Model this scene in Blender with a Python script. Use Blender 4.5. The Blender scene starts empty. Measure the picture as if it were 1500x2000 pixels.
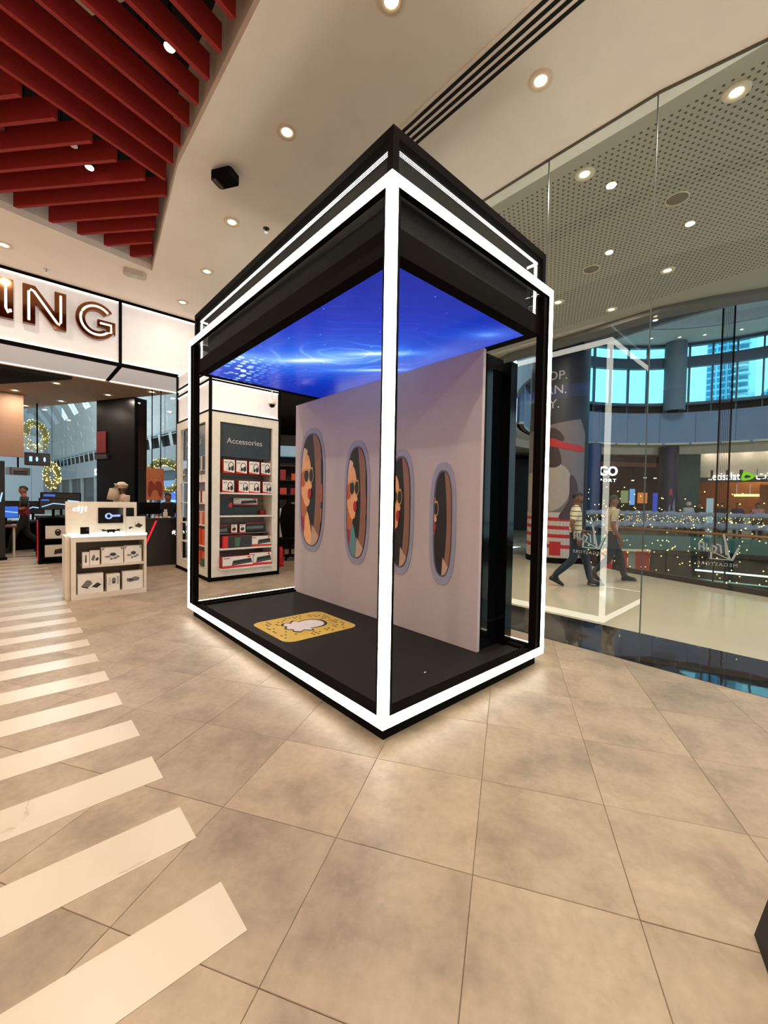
import bpy, bmesh, math, random
from mathutils import Vector, Matrix
R = math.radians
random.seed(7)
S = bpy.context.scene
COL = S.collection

# ------------------------------------------------------------------ camera, world, exposure
CAM = Vector((-1.669, -1.822, 1.5))
FPX = 807.38
PITCH, ROLL, YAW = -0.0276, 0.01731, 0.83488
d = Vector((math.cos(YAW)*math.cos(PITCH), math.sin(YAW)*math.cos(PITCH), math.sin(PITCH)))
r0 = Vector((math.sin(YAW), -math.cos(YAW), 0)); u0 = r0.cross(d)
cr, sr = math.cos(ROLL), math.sin(ROLL)
rr = r0*cr + u0*sr; uu = u0*cr - r0*sr
cam = bpy.data.objects.new('camera', bpy.data.cameras.new('camera'))
cam.data.sensor_fit = 'HORIZONTAL'; cam.data.sensor_width = 36; cam.data.lens = FPX/1500*36
cam.data.clip_start = .05; cam.data.clip_end = 400
m = Matrix((rr, uu, -d)).transposed().to_4x4(); m.translation = CAM
cam.matrix_world = m; COL.objects.link(cam); S.camera = cam

W = bpy.data.worlds.new('world'); S.world = W; W.use_nodes = True
bg = W.node_tree.nodes['Background']
bg.inputs[0].default_value = (.66, .86, 1.0, 1); bg.inputs[1].default_value = 2.0
S.view_settings.view_transform = 'Standard'; S.view_settings.look = 'None'
S.view_settings.exposure = 0.0; S.view_settings.gamma = 1; S.view_settings.use_curve_mapping = False

LK = .66                                            # common dimmer of the lamps
def area_light(name, loc, power, radius, color, rot=(0, 0, 0), spread=180):
    l = bpy.data.lights.new(name, 'AREA'); l.shape = 'DISK'; l.size = radius*2
    l.energy = power*LK; l.color = color; l.spread = R(spread)
    o = bpy.data.objects.new(name, l); o.location = loc; o.rotation_euler = rot; COL.objects.link(o)
    return o
WARM = (1, .845, .67)
area_light('atrium_skylight', (15.6, 0, 11.4), 2300, 5.0, (.62, .82, 1))          # daylight of the atrium roof
area_light('mall_branch_skylight', (1.5, 32, 11.5), 5200, 5.0, (.88, .94, 1))     # daylight of the vaulted mall branch

# ------------------------------------------------------------------ helpers
def lin(c):
    return tuple((x/255/12.92 if x/255 <= .04045 else ((x/255+.055)/1.055)**2.4) for x in c)
MATS = {}
def M(name, rgb=None, rough=.5, metal=0, emit=None, strength=1, noise=None, spec=.5, coat=0):
    if name in MATS: return MATS[name]
    m = bpy.data.materials.new(name); m.use_nodes = True; MATS[name] = m
    nt = m.node_tree; b = nt.nodes['Principled BSDF']
    c = lin(rgb) if rgb else (.5, .5, .5)
    b.inputs['Base Color'].default_value = (*c, 1)
    b.inputs['Roughness'].default_value = rough; b.inputs['Metallic'].default_value = metal
    b.inputs['Specular IOR Level'].default_value = spec
    b.inputs['Coat Weight'].default_value = coat; b.inputs['Coat Roughness'].default_value = .05
    if emit:
        b.inputs['Emission Color'].default_value = (*lin(emit), 1); b.inputs['Emission Strength'].default_value = strength
    sc, amt = noise or (9, .05)
    tc = nt.nodes.new('ShaderNodeTexCoord'); n = nt.nodes.new('ShaderNodeTexNoise'); n.inputs['Scale'].default_value = sc
    n.inputs['Detail'].default_value = 4
    nt.links.new(tc.outputs['Object'], n.inputs['Vector'])
    rp = nt.nodes.new('ShaderNodeValToRGB'); rp.color_ramp.elements[0].position = .3; rp.color_ramp.elements[1].position = .7
    rp.color_ramp.elements[0].color = (*[x*(1-amt) for x in c], 1); rp.color_ramp.elements[1].color = (*[min(1, x*(1+amt)) for x in c], 1)
    nt.links.new(n.outputs['Fac'], rp.inputs[0]); nt.links.new(rp.outputs[0], b.inputs['Base Color'])
    return m

class NT:                                           # small node-graph writer
    def __init__(s, name):
        s.m = bpy.data.materials.new(name); s.m.use_nodes = True; MATS[name] = s.m
        s.t = s.m.node_tree; s.b = s.t.nodes['Principled BSDF']; s.out = s.t.nodes['Material Output']
    def n(s, typ, **kw):
        x = s.t.nodes.new('ShaderNode'+typ)
        for k, v in kw.items(): setattr(x, k, v)
        return x
    def l(s, a, b): s.t.links.new(a, b)
    def put(s, sock, v):
        if isinstance(v, bpy.types.NodeSocket): s.l(v, sock)
        else: sock.default_value = v
    def math(s, op, a, b=0, c=0):
        x = s.n('Math', operation=op); s.put(x.inputs[0], a); s.put(x.inputs[1], b); s.put(x.inputs[2], c); return x.outputs[0]
    def xyz(s, coord='Object'):
        tc = s.n('TexCoord'); sp = s.n('SeparateXYZ'); s.l(tc.outputs[coord], sp.inputs[0]); return sp.outputs[0], sp.outputs[1], sp.outputs[2], tc.outputs[coord]
    def mix(s, f, a, b):
        x = s.n('Mix', data_type='RGBA'); s.put(x.inputs[0], f)
        for k, v in ((6, a), (7, b)):
            if isinstance(v, tuple) and len(v) == 3: v = (*v, 1)
            s.put(x.inputs[k], v)
        return x.outputs[2]
    def ramp(s, f, stops):
        x = s.n('ValToRGB'); s.l(f, x.inputs[0]); e = x.color_ramp.elements
        while len(e) < len(stops): e.new(.5)
        for k, (p, c) in enumerate(stops): e[k].position = p; e[k].color = (*c, 1)
        return x.outputs[0]

class MB:                                           # mesh collector
    def __init__(s): s.v = []; s.f = []; s.mi = []; s.k = 0
    def add(s, vs, fs):
        o = len(s.v); s.v += [tuple(x) for x in vs]; s.f += [tuple(o+i for i in f) for f in fs]; s.mi += [s.k]*len(fs); return s
    def box(s, x0, x1, y0, y1, z0, z1):
        return s.add([(x0,y0,z0),(x1,y0,z0),(x1,y1,z0),(x0,y1,z0),(x0,y0,z1),(x1,y0,z1),(x1,y1,z1),(x0,y1,z1)],
                     [(0,3,2,1),(4,5,6,7),(0,1,5,4),(1,2,6,5),(2,3,7,6),(3,0,4,7)])
    def cbox(s, c, sz, rz=0, bev=0):
        x, y, z = [q/2 for q in sz]; cc, ss = math.cos(rz), math.sin(rz)
        if bev:
            pl = [(x-bev,-y),(x,-y+bev),(x,y-bev),(x-bev,y),(-x+bev,y),(-x,y-bev),(-x,-y+bev),(-x+bev,-y)]
        else: pl = [(x,-y),(x,y),(-x,y),(-x,-y)]
        pl = [(c[0]+a*cc-b*ss, c[1]+a*ss+b*cc) for a, b in pl]
        return s.prism(pl, c[2]-z, c[2]+z)
    def prism(s, pl, z0, z1):
        a = sum(pl[i][0]*pl[(i+1) % len(pl)][1]-pl[(i+1) % len(pl)][0]*pl[i][1] for i in range(len(pl)))
        if a < 0: pl = pl[::-1]
        n = len(pl)
        return s.add([(x, y, z0) for x, y in pl]+[(x, y, z1) for x, y in pl],
                     [tuple(range(n))[::-1], tuple(range(n, 2*n))]+[(i, (i+1) % n, n+(i+1) % n, n+i) for i in range(n)])
    def tube(s, pts, r, n=8, cap=True):
        pts = [Vector(p) for p in pts]; rs = r if isinstance(r, (list, tuple)) else [r]*len(pts)
        vs = []; fs = []
        for i, p in enumerate(pts):
            t = (pts[min(i+1, len(pts)-1)]-pts[max(i-1, 0)]).normalized()
            a = Vector((0, 0, 1)) if abs(t.z) < .9 else Vector((1, 0, 0))
            e1 = t.cross(a).normalized(); e2 = t.cross(e1)
            for k in range(n):
                w = 2*math.pi*k/n; vs.append(p+(e1*math.cos(w)+e2*math.sin(w))*rs[i])
        for i in range(len(pts)-1):
            for k in range(n):
                fs.append((i*n+k, i*n+(k+1) % n, (i+1)*n+(k+1) % n, (i+1)*n+k))
        if cap: fs += [tuple(range(n))[::-1], tuple(range((len(pts)-1)*n, len(pts)*n))]
        return s.add(vs, fs)
    def lathe(s, prof, n=24, c=(0, 0, 0), a0=0, a1=360):
        full = abs(a1-a0) >= 360; cols = n if full else n+1
        vs = []; fs = []; m = len(prof)
        for k in range(cols):
            w = R(a0+(a1-a0)*k/n)
            vs += [(c[0]+q*math.cos(w), c[1]+q*math.sin(w), c[2]+z) for q, z in prof]
        for k in range(n):
            k2 = (k+1) % cols
            for i in range(m-1): fs.append((k*m+i, k2*m+i, k2*m+i+1, k*m+i+1))
        return s.add(vs, fs)
    def ball(s, c, r, n=8, sc=(1, 1, 1)):
        vs = []; fs = []; h = n//2+1
        for i in range(h+1):
            t = math.pi*i/h
            for k in range(n):
                w = 2*math.pi*k/n; vs.append((c[0]+r*sc[0]*math.sin(t)*math.cos(w), c[1]+r*sc[1]*math.sin(t)*math.sin(w), c[2]+r*sc[2]*math.cos(t)))
        for i in range(h):
            for k in range(n): fs.append((i*n+k, (i+1)*n+k, (i+1)*n+(k+1) % n, i*n+(k+1) % n))
        return s.add(vs, fs)
    def arc(s, c, ri, ro, a0, a1, z0, z1, n=24):
        pl = [(c[0]+ro*math.cos(R(a0+(a1-a0)*k/n)), c[1]+ro*math.sin(R(a0+(a1-a0)*k/n))) for k in range(n+1)]
        pi = [(c[0]+ri*math.cos(R(a0+(a1-a0)*k/n)), c[1]+ri*math.sin(R(a0+(a1-a0)*k/n))) for k in range(n+1)]
        for k in range(n): s.prism([pl[k], pl[k+1], pi[k+1], pi[k]], z0, z1)
        return s
    def mapped(s, fn):
        s.v = [tuple(fn(*p)) for p in s.v]; return s
    def build(s, name, mats, parent=None, smooth=False):
        me = bpy.data.meshes.new(name); me.from_pydata(s.v, [], s.f)
        if not isinstance(mats, (list, tuple)): mats = [mats]
        for q in mats: me.materials.append(q)
        if len(mats) > 1: me.polygons.foreach_set('material_index', s.mi)
        if smooth: me.polygons.foreach_set('use_smooth', [True]*len(me.polygons))
        me.update()
        o = bpy.data.objects.new(name, me); COL.objects.link(o)
        if parent: o.parent = parent
        return o

def tag(o, label=None, cat=None, group=None, kind=None):
    if label: o['label'] = label
    if cat: o['category'] = cat
    if group: o['group'] = group
    if kind: o['kind'] = kind
    return o
def root(name, label, cat, loc=(0, 0, 0), rz=0, group=None):
    o = bpy.data.objects.new(name, None); COL.objects.link(o); o.location = loc; o.rotation_euler = (0, 0, rz)
    o.empty_display_size = .1
    return tag(o, label, cat, group)
def struct(o, label=None): return tag(o, label, None, None, 'structure')
def copy_tree(o, parent=None):
    c = o.copy(); COL.objects.link(c); c.parent = parent
    for ch in list(o.children): copy_tree(ch, c)
    return c

def text_geo(txt, size, extrude=0, spacing=1, bold=0):
    cu = bpy.data.curves.new('t', 'FONT'); cu.body = txt; cu.size = size; cu.extrude = extrude; cu.space_character = spacing; cu.offset = bold
    cu.resolution_u = 3
    ob = bpy.data.objects.new('t', cu); COL.objects.link(ob)
    dg = bpy.context.evaluated_depsgraph_get(); me = bpy.data.meshes.new_from_object(ob.evaluated_get(dg))
    vs = [tuple(v.co) for v in me.vertices]; fs = [tuple(p.vertices) for p in me.polygons]
    bpy.data.objects.remove(ob); bpy.data.curves.remove(cu); bpy.data.meshes.remove(me)
    x0 = min(v[0] for v in vs); x1 = max(v[0] for v in vs); y0 = min(v[1] for v in vs); y1 = max(v[1] for v in vs)
    return vs, fs, (x0, x1, y0, y1)
def text(txt, name, mat, parent, o, right, up, width=None, height=None, extrude=.002, spacing=1, bold=0, mirror=False):
    vs, fs, (x0, x1, y0, y1) = text_geo(txt, 1, 0, spacing, bold)
    sx = (width/(x1-x0)) if width else None; sy = (height/(y1-y0)) if height else None
    sx = sx or sy; sy = sy or sx
    o = Vector(o); rt = Vector(right).normalized(); up = Vector(up).normalized(); nn = rt.cross(up)
    P = []
    for v in vs:
        a = (v[0]-x0)*sx; b = (v[1]-y0)*sy
        if mirror: a = (x1-x0)*sx-a
        P.append(o+rt*a+up*b)
    mb = MB(); n = len(P)
    mb.add([p+nn*extrude for p in P]+P, fs+[tuple(n+i for i in f[::-1]) for f in fs])
    return mb.build(name, mat, parent)

def clip(poly, conv):                               # keep the part of poly inside a convex ccw outline
    out = poly
    for i in range(len(conv)):
        a, b = conv[i], conv[(i+1) % len(conv)]
        ins = lambda p: (b[0]-a[0])*(p[1]-a[1])-(b[1]-a[1])*(p[0]-a[0]) >= -1e-9
        res = []
        for k in range(len(out)):
            p, q = out[k], out[(k+1) % len(out)]
            if ins(p): res.append(p)
            if ins(p) != ins(q):
                dx, dy = q[0]-p[0], q[1]-p[1]; ex, ey = b[0]-a[0], b[1]-a[1]
                den = ex*dy-ey*dx
                t = (ex*(a[1]-p[1])-ey*(a[0]-p[0]))/den if abs(den) > 1e-12 else 0
                res.append((p[0]+t*dx, p[1]+t*dy))
        out = res
        if len(out) < 3: return []
    return out
def ell(cx, cy, rx, ry, n=20, a0=0, a1=360):
    full = abs(a1-a0) >= 360
    return [(cx+rx*math.cos(R(a0+(a1-a0)*k/(n if full else n-1))), cy+ry*math.sin(R(a0+(a1-a0)*k/(n if full else n-1)))) for k in range(n)]
def band(cx, cy, rx, ry, w, a0, a1, n=14): return ell(cx, cy, rx, ry, n, a0, a1)+ell(cx, cy, rx-w, ry-w, n, a1, a0)
def smooth_poly(pts, n=4):
    out = []; N = len(pts)
    for i in range(N):
        p0, p1, p2, p3 = [Vector(pts[(i+k-1) % N]) for k in range(4)]
        for k in range(n):
            t = k/n
            q = .5*((2*p1)+(p2-p0)*t+(2*p0-5*p1+4*p2-p3)*t*t+(3*p1-p0-3*p2+p3)*t**3); out.append((q.x, q.y))
    return out
class Print:                                        # flat printed artwork: layered polygons of one sheet
    def __init__(s, o, right, up, step=.0008):
        s.o = Vector(o); s.r = Vector(right); s.u = Vector(up); s.n = s.r.cross(s.u).normalized(); s.step = step; s.mb = MB(); s.mats = []; s.layer = 0
    def poly(s, pts, mat, conv=None, same=False):
        if conv: pts = clip(pts, conv)
        if len(pts) < 3: return
        if not same: s.layer += 1
        if mat not in s.mats: s.mats.append(mat)
        s.mb.k = s.mats.index(mat)
        a = sum(pts[i][0]*pts[(i+1) % len(pts)][1]-pts[(i+1) % len(pts)][0]*pts[i][1] for i in range(len(pts)))
        if a < 0: pts = pts[::-1]
        s.mb.add([s.o+s.r*x+s.u*y+s.n*(s.step*s.layer) for x, y in pts], [tuple(range(len(pts)))])
    def build(s, name, parent=None): return s.mb.build(name, s.mats, parent)

# ------------------------------------------------------------------ materials
black = M('black_satin', (17, 14, 14), .65, spec=.02)
black_gloss = M('black_gloss', (9, 9, 11), .10, spec=.2)
black_matte = M('black_matte', (24, 19, 18), .62, spec=.3)
white_paint = M('white_paint', (214, 206, 198), .6)
ceil_paint = M('ceiling_paint', (250, 239, 228), .85, noise=(3, .02))
white_lam = M('white_laminate', (222, 212, 200), .35)
light_white = M('light_frame_white', (250, 250, 240), .4, emit=(255, 252, 236), strength=8.0)
led = M('led_strip', (255, 255, 250), .4, emit=(250, 250, 246), strength=4)
lamp_em = M('downlight_glow', (255, 240, 210), .4, emit=(255, 232, 190), strength=14)
lamp_trim = M('downlight_trim', (228, 210, 186), .4)
red_baffle = M('red_baffle', (158, 32, 26), .7, noise=(30, .08))
plenum = M('plenum_black', (14, 12, 12), .9)
grout = M('grout', (104, 86, 68), .9)
metal_grey = M('grey_metal', (120, 118, 116), .35, 1)
chrome = M('chrome', (210, 210, 210), .12, 1)
bronze = M('bronze_rail', (130, 92, 62), .3, .8)
red_print = M('red_print', (205, 22, 30), .4)
white_print = M('white_print', (226, 218, 208), .5)
dark_print = M('dark_print', (34, 30, 32), .5)
grey_print = M('grey_print', (110, 105, 104), .5)
skin = M('skin_print', (232, 160, 110), .5)
white_glow = M('white_sign_glow', (250, 250, 250), .4, emit=(255, 252, 248), strength=2.2)

def tile_mat():
    g = NT('floor_tile'); x, y, z, co = g.xyz('Object')
    oi = g.n('ObjectInfo'); vm = g.n('VectorMath', operation='ADD'); cb = g.n('CombineXYZ')
    g.l(g.math('MULTIPLY', oi.outputs['Random'], 37), cb.inputs[0]); g.l(g.math('MULTIPLY', oi.outputs['Random'], 91), cb.inputs[1])
    g.l(co, vm.inputs[0]); g.l(cb.outputs[0], vm.inputs[1])
    n1 = g.n('TexNoise'); n1.inputs['Scale'].default_value = 2.6; n1.inputs['Detail'].default_value = 8; n1.inputs['Roughness'].default_value = .65
    n2 = g.n('TexNoise'); n2.inputs['Scale'].default_value = 26; n2.inputs['Detail'].default_value = 6
    g.l(vm.outputs[0], n1.inputs['Vector']); g.l(vm.outputs[0], n2.inputs['Vector'])
    c1 = g.ramp(n1.outputs['Fac'], [(.28, lin((116, 100, 83))), (.5, lin((151, 132, 112))), (.72, lin((165, 146, 125)))])
    c2 = g.mix(g.math('MULTIPLY', g.math('SUBTRACT', n2.outputs['Fac'], .35), .55), c1, lin((104, 90, 75)))
    hs = g.n('HueSaturation'); g.l(c2, hs.inputs['Color']); g.l(g.math('ADD', g.math('MULTIPLY', oi.outputs['Random'], .16), .92), hs.inputs['Value'])
    g.l(hs.outputs[0], g.b.inputs['Base Color'])
    g.l(g.math('ADD', g.math('MULTIPLY', n2.outputs['Fac'], .2), .34), g.b.inputs['Roughness'])
    bp = g.n('Bump'); bp.inputs['Strength'].default_value = .05; bp.inputs['Distance'].default_value = .01; g.l(n2.outputs['Fac'], bp.inputs['Height']); g.l(bp.outputs[0], g.b.inputs['Normal'])
    return g.m
tile_m = tile_mat()
def marble_mat():
    g = NT('white_marble'); x, y, z, co = g.xyz('Object')
    oi = g.n('ObjectInfo'); vm = g.n('VectorMath', operation='ADD'); cb = g.n('CombineXYZ')
    g.l(g.math('MULTIPLY', oi.outputs['Random'], 50), cb.inputs[0]); g.l(co, vm.inputs[0]); g.l(cb.outputs[0], vm.inputs[1])
    n1 = g.n('TexNoise'); n1.inputs['Scale'].default_value = 1.7; n1.inputs['Detail'].default_value = 6; n1.inputs['Distortion'].default_value = .4; n1.inputs['Scale'].default_value = 1.1
    g.l(vm.outputs[0], n1.inputs['Vector'])
    v = g.math('ABSOLUTE', g.math('SUBTRACT', n1.outputs['Fac'], .5))
    c = g.ramp(v, [(0, lin((165, 150, 138))), (.008, lin((186, 172, 156))), (.4, lin((192, 178, 163)))])
    n2 = g.n('TexNoise'); n2.inputs['Scale'].default_value = 1.1; g.l(vm.outputs[0], n2.inputs['Vector'])
    c = g.mix(g.math('GREATER_THAN', n2.outputs['Fac'], .55), lin((189, 175, 160)), c)
    g.l(c, g.b.inputs['Base Color']); g.b.inputs['Roughness'].default_value = .28
    return g.m
marble = marble_mat()
def glass_mat(name, tint=(.93, .97, .96), boost=.0, rough=0.0):
    g = NT(name); g.t.nodes.remove(g.b)
    tr = g.n('BsdfTransparent'); tr.inputs[0].default_value = (*tint, 1)
    gl = g.n('BsdfGlossy'); gl.inputs['Roughness'].default_value = rough
    fr = g.n('Fresnel'); fr.inputs[0].default_value = 1.5; ge = g.n('NewGeometry')
    k = g.math('MULTIPLY', g.math('ADD', g.math('MULTIPLY', fr.outputs[0], 1.35), boost), g.math('SUBTRACT', 1, ge.outputs['Backfacing']), 0)
    mx = g.n('MixShader'); g.l(g.math('MINIMUM', k, .95), mx.inputs[0]); g.l(tr.outputs[0], mx.inputs[1]); g.l(gl.outputs[0], mx.inputs[2])
    g.l(mx.outputs[0], g.out.inputs[0]); return g.m
glass = glass_mat('shopfront_glass', (.90, .95, .94), .005)
rail_glass = glass_mat('railing_glass', (.86, .95, .93), .03)
win_glass = glass_mat('window_glass', (.60, .95, .98), .0)
def mesh_mat():
    g = NT('perforated_metal'); x, y, z, co = g.xyz('Object')
    s = g.math('ADD', x, y); k = 2*math.pi/.026
    a = g.math('SINE', g.math('MULTIPLY', g.math('ADD', s, z), k)); b = g.math('SINE', g.math('MULTIPLY', g.math('SUBTRACT', s, z), k))
    hole = g.math('GREATER_THAN', g.math('MULTIPLY', a, b), .22)
    hole2 = g.math('MULTIPLY', hole, g.math('GREATER_THAN', a, 0))
    hole = g.math('MAXIMUM', hole2, hole)
    tr = g.n('BsdfTransparent'); mx = g.n('MixShader'); g.l(hole, mx.inputs[0]); g.l(g.b.outputs[0], mx.inputs[1]); g.l(tr.outputs[0], mx.inputs[2])
    g.l(mx.outputs[0], g.out.inputs[0]); g.b.inputs['Base Color'].default_value = (.008, .008, .008, 1); g.b.inputs['Roughness'].default_value = .6; g.b.inputs['Specular IOR Level'].default_value = .15
    return g.m
mesh_m = mesh_mat()
def perf_ceiling():
    g = NT('perforated_ceiling'); x, y, z, co = g.xyz('Object'); P = .066
    fx = g.math('SUBTRACT', g.math('FRACT', g.math('DIVIDE', x, P)), .5); row = g.math('FLOOR', g.math('DIVIDE', x, P))
    off = g.math('MULTIPLY', g.math('MODULO', row, 2), .5)
    fy = g.math('SUBTRACT', g.math('FRACT', g.math('ADD', g.math('DIVIDE', y, P), off)), .5)
    dd = g.math('ADD', g.math('MULTIPLY', fx, fx), g.math('MULTIPLY', fy, fy))
    hole = g.math('MULTIPLY', g.math('LESS_THAN', dd, .045), g.math('GREATER_THAN', x, 3.12))
    hole = g.math('MULTIPLY', hole, g.math('LESS_THAN', x, 7.2))
    g.l(g.mix(hole, lin((176, 166, 150)), lin((70, 61, 53))), g.b.inputs['Base Color']); g.b.inputs['Roughness'].default_value = .8
    return g.m
perf = perf_ceiling()
def galaxy():
    g = NT('galaxy_screen'); x, y, z, co = g.xyz('Object')
    def glow(cx, cy, ang, a, b, p=1.0):
        dx = g.math('SUBTRACT', x, cx); dy = g.math('SUBTRACT', y, cy); c, s_ = math.cos(ang), math.sin(ang)
        u = g.math('ADD', g.math('MULTIPLY', dx, c), g.math('MULTIPLY', dy, s_)); v = g.math('SUBTRACT', g.math('MULTIPLY', dy, c), g.math('MULTIPLY', dx, s_))
        q = g.math('ADD', g.math('POWER', g.math('ABSOLUTE', g.math('DIVIDE', u, a)), 2), g.math('POWER', g.math('ABSOLUTE', g.math('DIVIDE', v, b)), 2))
        return g.math('DIVIDE', p, g.math('ADD', 1, g.math('MULTIPLY', q, 1.0)))
    A = R(-48)
    gl = g.math('ADD', glow(.79, 2.2, A, .26, .05, .9), g.math('ADD', glow(1.21, 1.48, A, .22, .04, .9), glow(1.55, 1.91, A, .25, .03, .7)))
    gl = g.math('ADD', gl, glow(.20, 2.6, A, .25, .12, .28)); gl = g.math('ADD', gl, glow(1.6, .4, A, .16, .08, .35))
    haze = glow(.95, 2.0, A, 1.1, .7, .30)
    # swirl rings
    dx = g.math('SUBTRACT', x, 1.0); dy = g.math('SUBTRACT', y, 1.7)
    u = g.math('ADD', g.math('MULTIPLY', dx, math.cos(A)), g.math('MULTIPLY', dy, math.sin(A))); v = g.math('SUBTRACT', g.math('MULTIPLY', dy, math.cos(A)), g.math('MULTIPLY', dx, math.sin(A)))
    rad = g.math('SQRT', g.math('ADD', g.math('MULTIPLY', u, u), g.math('MULTIPLY', g.math('MULTIPLY', v, v), 3.2)))
    nz = g.n('TexNoise'); nz.inputs['Scale'].default_value = 1.6; g.l(co, nz.inputs['Vector'])
    rings = g.math('POWER', g.math('ABSOLUTE', g.math('SINE', g.math('ADD', g.math('MULTIPLY', rad, 11), g.math('MULTIPLY', nz.outputs['Fac'], 9)))), 26)
    rings = g.math('MULTIPLY', rings, g.math('MULTIPLY', g.math('POWER', nz.outputs['Fac'], 2), glow(1.0, 1.8, A, .8, .5, .55)))
    # star points
    vo = g.n('TexVoronoi'); vo.inputs['Scale'].default_value = 9; g.l(co, vo.inputs['Vector'])
    star = g.math('MULTIPLY', g.math('LESS_THAN', vo.outputs['Distance'], .055), g.math('GREATER_THAN', vo.outputs['Color'], .35))
    # bokeh discs near the left end
    vb = g.n('TexVoronoi'); vb.inputs['Scale'].default_value = 10; vb.inputs['Randomness'].default_value = .55; g.l(co, vb.inputs['Vector'])
    bok = g.math('MULTIPLY', g.math('LESS_THAN', vb.outputs['Distance'], .36), glow(.42, 3.1, R(68), .55, .14, .8))
    bok = g.math('MULTIPLY', bok, g.math('GREATER_THAN', y, 2.45))
    tot = g.math('ADD', g.math('ADD', gl, haze), g.math('ADD', rings, g.math('ADD', g.math('MULTIPLY', star, .55), bok)))
    c = g.ramp(g.math('MULTIPLY', tot, .75), [(0, lin((10, 28, 132))), (.10, lin((14, 54, 188))), (.24, lin((40, 100, 226))), (.48, lin((130, 190, 250))), (.78, lin((230, 246, 255)))])
    g.b.inputs['Base Color'].default_value = (0, 0, .01, 1); g.b.inputs['Roughness'].default_value = .25; g.l(c, g.b.inputs['Emission Color']); g.b.inputs['Emission Strength'].default_value = 1.1
    return g.m
galaxy_m = galaxy()
def granite():
    g = NT('black_granite'); x, y, z, co = g.xyz('Object')
    n = g.n('TexNoise'); n.inputs['Scale'].default_value = 3.0; g.l(co, n.inputs['Vector'])
    bp = g.n('Bump'); bp.inputs['Strength'].default_value = .06; bp.inputs['Distance'].default_value = .02; g.l(n.outputs['Fac'], bp.inputs['Height']); g.l(bp.outputs[0], g.b.inputs['Normal'])
    g.b.inputs['Base Color'].default_value = (.018, .015, .014, 1); g.b.inputs['Roughness'].default_value = .03
    g.b.inputs['Specular IOR Level'].default_value = .9
    return g.m
granite_m = granite()
mall_floor_m = M('mall_floor_stone', (196, 180, 158), .12, noise=(2, .03))

# ================================================================== THE SETTING
# ---------- shop floor: grout bed, tiles, marble stripes
floor = struct(MB().box(-8, 2.74, -7, 8.96, -.06, -.004).box(2.74, 8, 4.7, 14, -.06, -.004).prism([(-8, 8.96), (1.37, 8.96), (-1.25, 14), (-8, 14)], -.06, -.004).prism([(1.37, 8.96), (2.74, 8.96), (2.74, 14), (1.9, 14)], -.06, -.004).build('floor', grout))
TS, TY = .595, -1.0279; TX0, TY0 = -.9095, .1445
tc_, ts_ = math.cos(TY), math.sin(TY)
hs = TS/2-.0010
tmesh = MB(); bv = .0018
tmesh.add([(-hs,-hs,-.004),(hs,-hs,-.004),(hs,hs,-.004),(-hs,hs,-.004),(-hs,-hs,-bv),(hs,-hs,-bv),(hs,hs,-bv),(-hs,hs,-bv),
           (-hs+bv,-hs+bv,0),(hs-bv,-hs+bv,0),(hs-bv,hs-bv,0),(-hs+bv,hs-bv,0)],
          [(0,1,5,4),(1,2,6,5),(2,3,7,6),(3,0,4,7),(4,5,9,8),(5,6,10,9),(6,7,11,10),(7,4,8,11),(8,9,10,11)])
cells = []
for i in range(-40, 42):
    for j in range(-40, 42):
        a, b = (i+.5)*TS, (j+.5)*TS
        x = TX0+tc_*a-ts_*b; y = TY0+ts_*a+tc_*b
        if not (-7.6 < x < (6.6 if y > 5.1 else 3.1) and -6.6 < y < 14.5): continue
        if y > 8.6 and x > 1.37-(y-8.96)*.516-.3 and x < 1.9: continue
        v = Vector((x, y, 0))-CAM; zz = v.dot(d); q = v.dot(rr)/max(zz, .01)
        vis = zz > .3 and abs(q) < 1.08
        booth = .45 < x < 1.6 and .5 < y < 3.2
        cells.append((not vis or booth, v.length, x, y))
cells.sort()
first = None
for k, (h, dist, x, y) in enumerate(cells[:300]):
    if first is None: o = first = tmesh.build('floor_tile', tile_m, floor)
    else: o = first.copy(); COL.objects.link(o)
    o.location = (x, y, random.uniform(-.0006, .0002)); o.rotation_euler = (random.uniform(-.0006, .0006), random.uniform(-.0006, .0006), TY+random.randrange(4)*math.pi/2)
rest = MB()
for h, dist, x, y in cells[300:]:
    n = len(rest.v)
    rest.add([(x+tc_*p[0]-ts_*p[1], y+ts_*p[0]+tc_*p[1], p[2]) for p in tmesh.v], tmesh.f)
tag(rest.build('floor_tile_field', tile_m, floor), kind='stuff')
stripe = MB().box(-1.35, 1.35, -.121, .121, -.004, .0012)
sm = None
for k in range(-2, 22):
    if sm is None: o = sm = stripe.build('marble_stripe', marble, floor)
    else: o = sm.copy(); COL.objects.link(o)
    o.location = (-2.42-.002*k, .68+.5225*k, 0)

# ---------- threshold and mall floor
struct(MB().box(2.74, 3.79, -8, 4.62, -.06, .003).build('trim_1', granite_m))
fm = MB(); fm.prism([(3.79, -8), (6.6, -8), (7.2, -3), (7.77, -1.05), (8.30, .54), (8.75, 1.9), (9.3, 4.62), (3.79, 4.62)], -.06, 0)
struct(fm.build('floor.001', mall_floor_m))

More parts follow.
